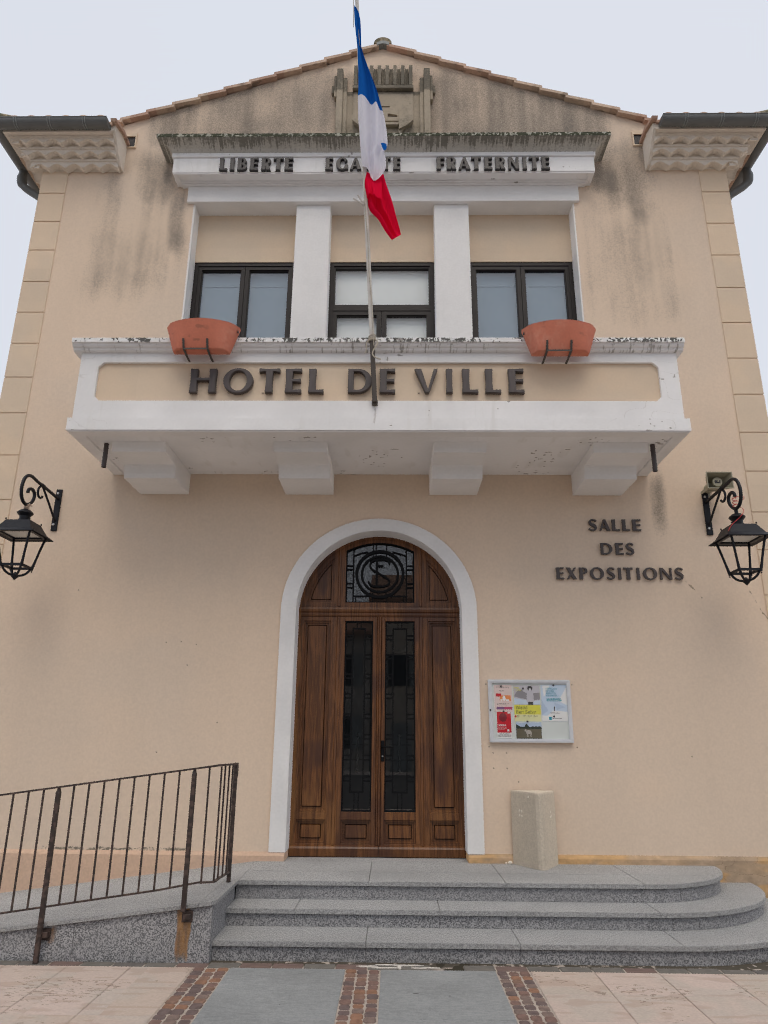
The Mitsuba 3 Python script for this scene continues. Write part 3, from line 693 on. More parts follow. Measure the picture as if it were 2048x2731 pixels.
for sx in (-1, 1):
    xi = -3.575 if sx < 0 else 3.545        # inner end
    xc = EX0 if sx < 0 else EX1             # corner of the house
    ev = None
    rows = [(0.12, 8.835, 8.932), (0.225, 8.945, 9.037), (0.325, 9.050, 9.135)]
    for k, (o, z0, z1) in enumerate(rows):
        xo = xc + sx * o
        lo, hi = min(xi, xo), max(xi, xo)
        ph = xi
        rowm = [pxz(wave_row(lo, hi, z0, z1, 0.066, 0.235, ph), -o, -o + 0.105), box(lo + (0.1 if sx < 0 else 0), hi - (0 if sx < 0 else 0.1), -o + 0.104, -0.004, z0 + 0.034, z1)]
        m2 = wave_row(-o + 0.02, 3.0, z0, z1, 0.066, 0.235, -o)
        xq = xo - sx * 0.105
        rowm += [pyz(m2, min(xo, xq), max(xo, xq)), box(min(xq, xc - sx * 0.01), max(xq, xc - sx * 0.01), -o + 0.106, 3.0, z0 + 0.034, z1 - 0.001)]
        if ev is None: ev = obj('tiled_eave', cat(*rowm), 'soffit_plaster', th)
        else: obj('row', cat(*rowm), 'soffit_plaster', ev)
        pl = sbox(min(xi, xo + sx * 0.018), -o - 0.018, max(xi, xo + sx * 0.018), 3.0).difference(sbox(min(xi - sx * 0.01, xc - sx * 0.03), 0.02, max(xi - sx * 0.01, xc - sx * 0.03), 4))
        obj('course', pxy(pl, z1 - 0.002, z1 + 0.0285), 'soffit_plaster', ev)
    xo = xc + sx * 0.40
    pl = sbox(min(xi, xo), -0.40, max(xi, xo), 3.0).difference(sbox(min(xi - sx * 0.01, xc - sx * 0.03), 0.02, max(xi - sx * 0.01, xc - sx * 0.03), 4))
    obj('course', pxy(pl, 9.158, 9.235), 'soffit_plaster', ev)
    # plastered end and its rake tile
    e0, e1 = (xi, xi + 0.035) if sx < 0 else (xi - 0.035, xi)
    obj('end_plaster', pyz(Polygon([(0.0, 8.865), (-0.10, 8.87), (-0.21, 8.97), (-0.30, 9.075), (-0.405, 9.17), (-0.405, 9.25), (0.0, 9.37)]), e0, e1), 'soffit_plaster', ev)
    t0, t1 = (xi + 0.0, xi + 0.075) if sx < 0 else (xi - 0.075, xi)
    obj('rake_tile', pyz(Polygon([(0.0, 9.345), (0.0, 9.30), (-0.20, 9.315), (-0.48, 9.245), (-0.50, 9.275), (-0.22, 9.36)]), t0, t1), 'roof_clay', ev)
    # pent roof tiles
    xe = xc + sx * 0.42
    obj('pent_roof', hull([(x, y, z) for x in (xi, xe) for y, z in ((-0.43, 9.238), (-0.43, 9.27), (0.02, 9.44), (0.02, 9.24))]), 'roof_clay', ev)
    k = 0; x = xi + sx * 0.14
    while abs(x) < abs(xe) - 0.05:
        pts = [[(x + r * math.cos(a), -0.50 + 0.54 * s, 9.262 + 0.20 * s + r * 0.85 * math.sin(a)) for a in np.linspace(0, 2 * math.pi, 14, endpoint=False)] for s, r in ((0, 0.082), (1, 0.066))]
        obj('pent_tile', loft(pts), 'roof_clay', ev, smooth=40)
        x += sx * 0.228
    hp = [np.array([xe - 0.02 * sx + sx * 0.09, -0.46, 9.30]), np.array([xe - sx * 0.55, 0.05, 9.62])]
    obj('hip_tile', tube([hp[0], hp[1]], [0.09, 0.08], 14), 'mossy_tile', ev, smooth=40)
    # gutter: half-round, front and side
    gy, gz, r = -0.475, 9.236, 0.086
    gx = xc + sx * 0.475
    prof = [(gy + r * math.cos(a), gz + r * math.sin(a)) for a in np.linspace(math.pi, 2 * math.pi, 20)] + [(gy + (r - 0.006) * math.cos(a), gz + (r - 0.006) * math.sin(a)) for a in np.linspace(2 * math.pi, math.pi, 20)]
    xg = -3.60 if sx < 0 else 3.585
    gut = obj('gutter', pyz(Polygon(prof), min(xg, gx - sx * 0), max(xg, gx)), 'zinc', th, smooth=35)
    obj('bead', tube([(xg, gy - r, gz + 0.002), (gx + sx * r, gy - r, gz + 0.002)], 0.008, 8), 'zinc', gut, smooth=40)
    obj('end_cap', pyz(Polygon([(gy + r * math.cos(a), gz + r * math.sin(a)) for a in np.linspace(math.pi, 2 * math.pi, 20)]), xg - 0.003 * sx * 0 - (0.004 if sx > 0 else 0), xg + (0.004 if sx < 0 else 0)), 'zinc', gut)
    prof2 = [(gx + r * math.cos(a), gz - 0.004 + r * math.sin(a)) for a in np.linspace(math.pi, 2 * math.pi, 20)] + [(gx + (r - 0.006) * math.cos(a), gz - 0.004 + (r - 0.006) * math.sin(a)) for a in np.linspace(2 * math.pi, math.pi, 20)]
    obj('side_gutter', pxz(Polygon(prof2), gy - r * 0.9, 8.5), 'zinc', gut, smooth=35)
    obj('side_gutter', tube([(gx + sx * r, gy - r, gz), (gx + sx * r, 8.5, gz)], 0.008, 8), 'zinc', gut, smooth=40)
    for d in (0.30, 0.76, 1.20):
        X = xg + sx * d
        for e in (-0.014, 0.016):
            obj('strap', tube([(X + e, gy + (r + 0.002) * math.cos(a), gz + (r + 0.002) * math.sin(a)) for a in np.linspace(math.pi, 1.9 * math.pi, 14)], 0.0065, 6), 'lead_flashing', gut, smooth=40)
    # swan-neck downpipe
    path = spline([(gx, 0.30, gz - 0.06), (gx, 0.30, gz - 0.15), (gx - sx * 0.01, 0.31, gz - 0.27), (gx - sx * 0.11, 0.33, gz - 0.37), (gx - sx * 0.30, 0.35, gz - 0.50), (gx - sx * 0.40, 0.36, gz - 0.62), (gx - sx * 0.42, 0.36, gz - 0.80)], 26)
    rad = np.full(26, 0.054); rad[3:7] = 0.066
    path = np.vstack([path, [gx - sx * 0.42, 0.36, 0.1]]); rad = np.r_[rad, 0.054]
    obj('downpipe', tube(path, rad, 14), 'zinc', th, smooth=40)
    # little boxed vent beside the eave
    vx = xi - sx * 0.085
    obj('vent', pxz(sbox(vx - 0.075, 9.27, vx + 0.075, 9.52).difference(sbox(vx - 0.060, 9.285, vx + 0.060, 9.46)), -0.024, 0.0), 'quoin_paint', th)
    obj('vent', box(vx - 0.059, vx + 0.059, -0.006, -0.002, 9.286, 9.459), 'frame_bronze', th)

# ------------------------------------------------------------------ door
YD = 0.270
dz0, dz1 = 0.414, 2.90
door = obj('door', pxz(arch(0.945, 0.940, 0.412).difference(arch(0.885, 0.880, 0.2)), 0.256, 0.345), 'oak', th)   # jamb frame
obj('transom_rail', pyz(Polygon([(0.345, 2.885), (0.262, 2.885), (0.250, 2.902), (0.250, 2.925), (0.228, 2.935), (0.222, 2.960), (0.228, 2.984), (0.262, 2.992), (0.345, 2.992)]), AX - 0.93, AX + 0.93), 'oak', door)
COLS = [(-0.932, -0.864), (-0.562, -0.397), (-0.083, -0.036), (0.016, 0.056), (0.386, 0.537), (0.838, 0.902)]
for a, b in COLS:
    obj('stile', box(a, b, YD, 0.343, 0.50, 2.884, 0.004), 'oak', door)
for a, b in ((-0.4945, -0.456), (0.436, 0.476)):
    obj('cover_bead', tube([((a + b) / 2, YD + 0.004, 0.52), ((a + b) / 2, YD + 0.004, 2.88)], 0.019, 10), 'oak', door, smooth=40)
    obj('cover_bead', tube([((a + b) / 2, YD + 0.004, 3.00), ((a + b) / 2, YD + 0.004, 3.70)], 0.016, 10), 'oak', door, smooth=40)
obj('astragal', pxy(Polygon([(-0.034, YD + 0.03), (-0.034, YD - 0.004), (-0.028, YD - 0.012), (-0.018, YD - 0.012), (-0.014, YD - 0.006), (-0.008, YD - 0.016), (0.008, YD - 0.016), (0.013, YD - 0.004), (0.013, YD + 0.03)]), 0.52, 2.884), 'oak', door)
HOLES = [(-0.864, -0.562), (-0.397, -0.083), (0.056, 0.386), (0.537, 0.838)]
for i, (a, b) in enumerate(HOLES):
    for z0, z1 in ((2.836, 2.884), (0.760, 0.838), (0.50, 0.534)):
        obj('rail', box(a - 0.002, b + 0.002, YD + 0.0015, 0.333, z0, z1, 0.003), 'oak', door)
    low = [(0.536, 0.758)]
    if i in (0, 3): low.append((0.840, 2.834))
    for z0, z1 in low:
        big = z1 - z0 > 1
        m1 = 0.016; m2 = 0.040
        # stepped moulding round the sunk field
        fr1 = pxz(sbox(a, z0, b, z1).difference(sbox(a + m1, z0 + m1, b - m1, z1 - m1)), YD + 0.020, 0.342)
        fr2 = pxz(sbox(a + m1, z0 + m1, b - m1, z1 - m1).difference(sbox(a + m2, z0 + m2, b - m2, z1 - m2)), YD + 0.044, 0.341)
        obj('moulding', cat(fr1, fr2), 'oak', door)
        P = [(x, YD + 0.072, z) for x in (a + m2 + 0.009, b - m2 - 0.009) for z in (z0 + m2 + 0.009, z1 - m2 - 0.009)] + [(x, YD + 0.024, z) for x in (a + m2 + 0.012, b - m2 - 0.012) for z in (z0 + m2 + 0.012, z1 - m2 - 0.012)]
        obj('panel', hull(P), 'oak', door)
        obj('panel_back', box(a, b, 0.3435, 0.35, z0, z1), 'oak', door)
    if i in (1, 2):
        z0, z1 = 0.838, 2.836
        obj('glazing_bead', frame(a, b, z0, z1, 0.014, YD + 0.014, 0.325), 'black_iron', door)
        obj('pane', sheet_xz(a, b, z0, z1, 0.318), 'pane_glass', door)
        ia, ib = a + 0.080, b - 0.082; s = 0.0095
        bars = [frame(ia, ib, 1.02, 2.760, 0.015, YD + 0.024, YD + 0.040)]
        for q in np.arange(0, 8):
            zc = 2.655 - 0.2135 * q
            for dz in (-0.022, 0.022):
                for u, v in ((a + 0.01, ia), (ib, b - 0.01)):
                    bars.append(box(u, v, YD + 0.025, YD + 0.039, zc + dz - 0.008, zc + dz + 0.008))
        for e in (-0.022, 0.022):
            bars.append(box((ia + ib) / 2 + e - 0.005, (ia + ib) / 2 + e + 0.005, YD + 0.025, YD + 0.039, 2.76, z1)); bars.append(box((ia + ib) / 2 + e - 0.005, (ia + ib) / 2 + e + 0.005, YD + 0.025, YD + 0.039, z0, 1.02))
        obj('grille', cat(*bars), 'black_iron', door)
        # pull bar on the inner side of the glass
        xp = (ia + ib) / 2
        obj('pull_bar', cat(tube([(xp, 0.40, 1.26), (xp, 0.40, 1.58)], 0.013, 10), *[lathe([(0.0, -0.02), (0.018, -0.012), (0.022, 0.0), (0.018, 0.012), (0.0, 0.02)], (xp, 0.40, z), 12) for z in (1.24, 1.60)], box(xp - 0.12, xp + 0.12, 0.395, 0.405, 1.345, 1.357), box(xp - 0.12, xp + 0.12, 0.395, 0.405, 1.50, 1.512)), 'black_iron', door)
for a, b in ((-0.920, -0.004), (0.002, 0.895)):
    obj('kick_rail', pyz(Polygon([(0.34, 0.412), (YD - 0.032, 0.416), (YD - 0.036, 0.49), (YD - 0.024, 0.508), (YD + 0.004, 0.522), (0.34, 0.522)]), a, b), 'oak', door)
h = obj('door_handle', box(0.017, 0.053, YD - 0.010, YD + 0.002, 1.338, 1.552, 0.005), 'black_iron', door)
obj('door_handle', tube(spline([(0.034, YD - 0.008, 1.487), (0.034, YD - 0.05, 1.487), (0.05, YD - 0.058, 1.488), (0.10, YD - 0.058, 1.487), (0.148, YD - 0.05, 1.486)], 14), 0.008, 8), 'black_iron', door, smooth=40)
obj('keyhole', lathe([(0, -0.001), (0.008, -0.001), (0.008, 0.001), (0, 0.001)], (0, 0, 0), 12).apply_transform(trimesh.transformations.rotation_matrix(math.pi / 2, (1, 0, 0))).apply_translation((0.035, YD - 0.0125, 1.391)), 'steel', door)
# transom light
ain = arch(0.880, 0.890, 2.992)
gl = ain.buffer(-0.052).intersection(sbox(-0.404, 3.046, 0.384, 4))
tp = [ain.buffer(-0.05).intersection(sbox(-0.85, 3.05, -0.540, 4)), ain.buffer(-0.05).intersection(sbox(0.525, 3.05, 0.85, 4))]
tf = ain.buffer(0.02).intersection(sbox(-1, 2.9925, 1, 4)).difference(gl)
for q in tp: tf = tf.difference(q)
obj('transom_frame', pxz(tf, YD + 0.002, 0.34), 'oak', door)
for q in tp:
    obj('moulding', pxz(q.difference(q.buffer(-0.026)), YD + 0.026, 0.342), 'oak', door)
    obj('panel_back', pxz(q.buffer(-0.01), 0.3425, 0.35), 'oak', door)
    obj('panel', pxz(q.buffer(-0.036), YD + 0.024, 0.342), 'oak', door)
obj('glazing_bead', pxz(gl.difference(gl.buffer(-0.013)), YD + 0.016, 0.33), 'black_iron', door)
obj('pane', (lambda m: m)(pxz(gl, 0.3175, 0.3185)) if False else trimesh.Trimesh(*(lambda V, F: (np.c_[V[:, 0], np.full(len(V), 0.318), V[:, 1]], F))(*trimesh.creation.triangulate_polygon(gl, engine='earcut')), process=False), 'pane_glass', door)
ri = YD + 0.026


def ring(cx, cz, r, w, y0, y1):
    return pxz(Point(cx, cz).buffer(r, 40).difference(Point(cx, cz).buffer(r - w, 40)), y0, y1)


def ribbon(P, w):
    return LineString(P).buffer(w / 2, cap_style='flat')


cx, cz = -0.012, 3.384
S = spline([(0.100, 3.497), (0.085, 3.535), (0.03, 3.556), (-0.03, 3.556), (-0.085, 3.545), (-0.122, 3.510), (-0.125, 3.470), (-0.098, 3.435), (-0.04, 3.400), (0.03, 3.358), (0.085, 3.320), (0.100, 3.288), (0.075, 3.256), (0.02, 3.240), (-0.04, 3.236), (-0.095, 3.245), (-0.135, 3.275), (-0.143, 3.302)], 60)
bars = [ring(cx, cz, 0.286, 0.034, ri - 0.004, ri + 0.016), ring(cx, cz, 0.222, 0.026, ri - 0.004, ri + 0.016)]
mono = unary_union([ribbon(S, 0.021), sbox(-0.060, 3.24, -0.036, 3.55), sbox(-0.05, 3.470, 0.028, 3.492), ribbon(spline([(-0.048, 3.548), (0.03, 3.556), (0.078, 3.545), (0.104, 3.515)], 12), 0.02)])
bars.append(pxz(mono, ri - 0.010, ri + 0.010))
vb = []
zt = lambda x: AZ + 0.890 * math.sqrt(max(0, 1 - ((x - AX) / 0.880) ** 2)) - 0.055
for x in (-0.318, 0.294): vb.append(sbox(x - 0.008, 3.05, x + 0.008, zt(x)))
for x in (-0.092, -0.058, 0.063): vb.append(sbox(x - 0.006, 3.59, x + 0.006, zt(x)))
for x in (-0.092, 0.063): vb.append(sbox(x - 0.006, 3.05, x + 0.006, 3.18))
for u, v in ((-0.40, -0.318), (0.294, 0.382)):
    for z in (3.482, 3.438, 3.274, 3.226): vb.append(sbox(u, z - 0.007, v, z + 0.007))
vb.append(sbox(-0.318, 3.118, -0.10, 3.134)); vb.append(sbox(0.08, 3.118, 0.294, 3.134))
for x in (-0.288, 0.264): vb.append(sbox(x - 0.006, 3.05, x + 0.006, 3.12))
for s_ in (-1, 1):
    c0 = -0.012
    vb.append(ribbon([(c0 + s_ * 0.306, 3.598), (c0 + s_ * 0.23, 3.628), (c0 + s_ * 0.150, 3.645), (c0 + s_ * 0.150, 3.612)], 0.016))
bars.append(pxz(unary_union(vb), ri + 0.001, ri + 0.014))
obj('grille', cat(*bars), 'black_iron', door)

# ------------------------------------------------------------------ raised lettering (flared capitals, cap height 1)
def bar(x0, x1, z0, z1, f=0.0, vert=True):
    if vert:
        return Polygon([(x0 - f, z0), (x1 + f, z0), (x1, (z0 + z1) / 2), (x1 + f, z1), (x0 - f, z1), (x0, (z0 + z1) / 2)])
    return Polygon([(x0, z0), ((x0 + x1) / 2, z0), (x1, z0 - f), (x1, z1 + f), ((x0 + x1) / 2, z1), (x0, z1)])


def ell(cx, cz, a, b): return affinity.scale(Point(cx, cz).buffer(1, 24), a, b)


def glyph(ch, W, t=0.27, h=0.13):
    U = unary_union; f = 0.025
    if ch == 'I': return bar(0.02, W - 0.02, 0, 1, 0.02)
    if ch == 'L': return U([bar(f, t + f, 0, 1, f), bar(0, W, 0, h, 0.02, False)])
    if ch == 'E': return U([bar(f, t + f, 0, 1, f), bar(0, W, 0, h, 0.02, False), bar(0, W, 1 - h, 1, 0.02, False), bar(t, W * 0.95, 0.45, 0.45 + h, 0.02, False)])
    if ch == 'F': return U([bar(f, t + f, 0, 1, f), bar(0, W, 1 - h, 1, 0.02, False), bar(t, W * 0.92, 0.42, 0.42 + h, 0.02, False)])
    if ch == 'H': return U([bar(f, t + f, 0, 1, f), bar(W - t - f, W - f, 0, 1, f), sbox(t, 0.50, W - t, 0.50 + h)])
    if ch == 'T': return U([bar(W / 2 - t / 2, W / 2 + t / 2, 0, 1, f), bar(W / 2, W, 1 - h, 1, 0.03, False), affinity.scale(bar(W / 2, W, 1 - h, 1, 0.03, False), -1, 1, origin=(W / 2, 0.5))])
    if ch == 'O': return ell(W / 2, 0.5, W / 2, 0.53).difference(ell(W / 2, 0.5, W / 2 - t, 0.53 - h * 0.95))
    if ch == 'D': return U([ell(W - 0.55 * W, 0.5, 0.55 * W, 0.5).intersection(sbox(0.3 * W, 0, W, 1)), sbox(0.05, 0, 0.46 * W, 1)]).difference(U([ell(W * 0.45, 0.5, 0.55 * W - t * 0.95, 0.5 - h).intersection(sbox(0.4 * W, 0, W, 1)), sbox(t + f, h, 0.46 * W, 1 - h)]).difference(sbox(0, 0, t + f, 1)))
    if ch == 'V': return U([Polygon([(0, 1), (t + 0.02, 1), (W / 2 + t * 0.42, 0), (W / 2 - t * 0.16, 0)]), Polygon([(W - h - 0.03, 1), (W, 1), (W / 2 + t * 0.42, 0), (W / 2 + t * 0.1, 0)])])
    if ch == 'A': return U([Polygon([(0, 0), (h + 0.04, 0), (W * 0.52, 1), (W * 0.40, 1)]), Polygon([(W - t - 0.04, 0), (W, 0), (W * 0.60, 1), (W * 0.40, 1)]), sbox(W * 0.22, 0.24, W * 0.72, 0.24 + h * 0.9)])
    if ch == 'N': return U([bar(0.02, h + 0.03, 0, 1, 0.02), bar(W - h - 0.03, W - 0.02, 0, 1, 0.02), Polygon([(0, 1), (t, 1), (W, 0), (W - t * 0.9, 0)])])
    if ch == 'X': return U([Polygon([(0, 1), (t + 0.04, 1), (W, 0), (W - t - 0.04, 0)]), Polygon([(W - h - 0.05, 1), (W, 1), (h + 0.05, 0), (0, 0)])])
    if ch in 'PRB':
        bowl = U([ell(W * 0.52, 0.73, W * 0.46, 0.27), sbox(0.05, 0.46, W * 0.52, 1)]).difference(U([ell(W * 0.52, 0.73, W * 0.46 - t * 0.85, 0.27 - h * 0.9), sbox(t, 0.46 + h * 0.85, W * 0.52, 1 - h * 0.85)]).difference(sbox(0, 0, t + f, 1)))
        p = U([bar(f, t + f, 0, 1, f), bowl])
        if ch == 'R': p = U([p, Polygon([(W * 0.34, 0.5), (W * 0.34 + t, 0.5), (W, 0), (W - t * 1.15, 0)])])
        if ch == 'B': p = U([p, affinity.scale(bowl, 1.06, -1.0, origin=(0, 0.5))])
        return p
    if ch == 'G': return U([ell(W / 2, 0.5, W / 2, 0.53).difference(ell(W / 2 + 0.02, 0.5, W / 2 - t, 0.53 - h)).difference(Polygon([(W * 0.55, 0.5), (W * 1.2, 0.98), (W * 1.2, 0.4), (W * 0.55, 0.4)])), sbox(W - t * 1.0, 0.06, W - 0.02, 0.42)])
    if ch == 'S':
        P = spline([(0.90 * W, 0.86), (0.66 * W, 0.955), (0.36 * W, 0.94), (0.16 * W, 0.79), (0.24 * W, 0.62), (0.52 * W, 0.50), (0.80 * W, 0.36), (0.84 * W, 0.18), (0.62 * W, 0.05), (0.32 * W, 0.05), (0.06 * W, 0.15)], 40)
        segs = []
        for i in range(39):
            k = i / 38; wd = h + (t - h) * math.exp(-((k - 0.5) / 0.22) ** 2)
            segs.append(LineString([P[i], P[i + 1]]).buffer(wd / 2, 6))
        return U(segs)


def letters(name, label, word, spans, z, hgt, y0, y1, m, t, h, group):
    k = thing(name, label, 'sign lettering', group)
    for ch, (a, b) in zip(word, spans):
        W = (b - a) / hgt
        g = glyph(ch, W, min(t, 0.48 * W if ch != 'I' else t), h).buffer(0)
        g = affinity.translate(affinity.scale(g, hgt, hgt, origin=(0, 0)), a, z)
        g2 = g.buffer(-0.004)
        mesh = cat(pxz(g, y0 + 0.005, y1), pxz(g2, y0, y0 + 0.0052)) if not g2.is_empty else pxz(g, y0, y1)
        pin = cat(*[tube([(a + f_ * (b - a), y1 - 0.003, z + 0.06 * hgt), (a + f_ * (b - a), y1 + 0.03, z + 0.06 * hgt)], 0.004, 6) for f_ in (0.16, 0.22)])
        obj('letter', cat(mesh, pin), m, k)
    return k


pair = lambda L: list(zip(L[::2], L[1::2]))
hs = pair([-1.942, -1.671, -1.6, -1.294, -1.236, -1.024, -0.964, -0.8, -0.727, -0.572, -0.337, -0.082, -0.002, 0.157, 0.355, 0.591, 0.675, 0.741, 0.838, 0.999, 1.072, 1.23, 1.307, 1.466])
letters('facade_lettering', 'large dark bronze letters HOTEL DE VILLE on the balcony panel', 'HOTELDEVILLE', hs, 4.915, 0.268, YB - 0.004, YB + 0.045, 'bronze_paint', 0.24, 0.115, None)
LB = dict(t=0.25, h=0.15)
fz, fh, fy0, fy1 = 8.588, 0.196, -0.292, -0.252
fz = 8.628
for word, lab, sp in (('LIBERTE', 'thick black letters LIBERTE at the left of the white frieze', [-2.153, -2.048, -2.016, -1.957, -1.916, -1.796, -1.753, -1.646, -1.603, -1.476, -1.446, -1.316, -1.298, -1.188]),
                      ('EGALITE', 'thick black letters EGALITE behind the flag on the white frieze', [-0.764, -0.664, -0.624, -0.463, -0.442, -0.29, -0.25, -0.155, -0.125, -0.07, -0.035, 0.09, 0.122, 0.218]),
                      ('FRATERNITE', 'thick black letters FRATERNITE at the right of the white frieze', [0.686, 0.795, 0.818, 0.945, 0.972, 1.130, 1.142, 1.270, 1.308, 1.415, 1.452, 1.582, 1.621, 1.761, 1.808, 1.862, 1.895, 2.025, 2.052, 2.159])):
    letters('motto_lettering', lab, word, pair(sp), fz, fh, fy0, fy1, 'letter_black', LB['t'], LB['h'], 'words of the motto on the frieze')
k = thing('room_lettering', 'three lines of dark letters SALLE DES EXPOSITIONS on the wall right of the door', 'sign lettering')
for word, z, sp in (('SALLE', 3.823, [2.35, 2.44, 2.468, 2.588, 2.61, 2.696, 2.726, 2.811, 2.841, 2.934]), ('DES', 3.546, [2.455, 2.59, 2.626, 2.712, 2.744, 2.83]),
                    ('EXPOSITIONS', 3.264, [1.948, 2.032, 2.06, 2.171, 2.202, 2.295, 2.322, 2.473, 2.508, 2.593, 2.632, 2.664, 2.694, 2.792, 2.836, 2.868, 2.906, 3.059, 3.092, 3.221, 3.255, 3.346])):
    for ch, (a, b) in zip(word, pair(sp)):
        H = 0.132; W = (b - a) / H
        g = affinity.translate(affinity.scale(glyph(ch, W, min(0.25, 0.45 * W if ch != 'I' else 0.25), 0.12).buffer(0), H, H, origin=(0, 0)), a, z)
        obj('letter', pxz(g, -0.034, -0.010), 'bronze_paint', k)

# ------------------------------------------------------------------ railing
rl = thing('ramp_railing', 'dark iron railing with thin bars along the granite ramp', 'railing')
YR = -1.862
zt = lambda x: 1.137 + 0.1366 * (x + 2.91); zb = lambda x: 0.320 + 0.1436 * (x + 2.771)


def flatbar(P, w, hgt):
    """a flat bar along P (points), w wide across, hgt tall"""
    P = np.array(P, float); rings = []
    for i in range(len(P)):
        t = P[min(i + 1, len(P) - 1)] - P[max(i - 1, 0)]; t /= np.linalg.norm(t)
        s = np.cross(t, [0, 0, 1]); s /= np.linalg.norm(s) + 1e-9; u = np.cross(s, t)
        rings.append([P[i] + a * s * w / 2 + b * u * hgt / 2 for a, b in ((-1, -1), (1, -1), (1, 1), (-1, 1))])
    return loft(rings)


corner = [(-1.30, YR), (-1.235, YR + 0.005), (-1.205, YR + 0.03), (-1.20, YR + 0.07), (-1.22, YR + 0.30), (-1.245, -1.07)]
topP = [(x, YR, zt(x)) for x in (-4.6, -3.6, -2.6, -1.6)] + [(x, y, zt(max(x, -1.30)) + 0.010 * max(0, (y - YR)) * 0) for x, y in corner]
topP[-1] = (-1.245, -1.07, 1.352); topP[-2] = (-1.22, YR + 0.30, 1.362)
obj('handrail', flatbar(topP, 0.042, 0.014), 'rail_iron', rl)
obj('handrail', flatbar(spline([(-1.245, -1.075, 1.352), (-1.248, -1.035, 1.352), (-1.25, -1.015, 1.334), (-1.25, -1.012, 1.29), (-1.25, -1.016, 1.245)], 12), 0.030, 0.010), 'rail_iron', rl)
botP = [(x, YR, zb(x)) for x in (-4.6, -3.6, -2.6, -1.6)] + [(x, y, zb(-1.30) + 0.012 - 0.06 * max(0.0, (y - YR) / 0.8)) for x, y in corner]
obj('lower_rail', flatbar(botP, 0.022, 0.012), 'rail_iron', rl)
for x, z0 in ((-3.50, -0.005), (-2.45, -0.005), (-1.402, 0.345)):
    z1 = zt(x) - 0.006
    obj('post', cat(box(x - 0.017, x + 0.017, YR - 0.017, YR + 0.017, z0, z1 - 0.04, 0.004), hull([(x + a * s, YR + b * s, z) for s, z in ((0.017, z1 - 0.04), (0.008, z1)) for a in (-1, 1) for b in (-1, 1)])), 'rail_iron', rl)
    zc = zr(x) - 0.075
    obj('fixing', cat(box(x + 0.0, x + 0.055, YR + 0.005, -1.802, zc - 0.02, zc + 0.02, 0.004), box(x - 0.02, x + 0.06, -1.812, -1.8005, zc - 0.045, zc + 0.035, 0.003)), 'rail_iron', rl)
obj('post', box(-1.262, -1.230, -1.086, -1.054, 0.398, 1.348, 0.004), 'rail_iron', rl)
bx = [-1.402 + 0.1165 * k for k in range(1, 2)] + [-2.45 + (1.048 / 9) * k for k in range(1, 9)] + [-2.45 - 0.1165 * k for k in range(1, 9)] + [-3.5 - 0.1165 * k for k in range(1, 9)]
for x in bx:
    obj('baluster', box(x - 0.0062, x + 0.0062, YR - 0.0062, YR + 0.0062, zb(x), zt(x) - 0.004), 'rail_iron', rl)
for x, y in ((-1.205, YR + 0.06), (-1.214, YR + 0.23), (-1.222, YR + 0.42), (-1.234, YR + 0.61)):
    obj('baluster', box(x - 0.0062, x + 0.0062, y - 0.0062, y + 0.0062, zb(-1.30) + 0.008 - 0.06 * (y - YR) / 0.8, 1.358), 'rail_iron', rl)

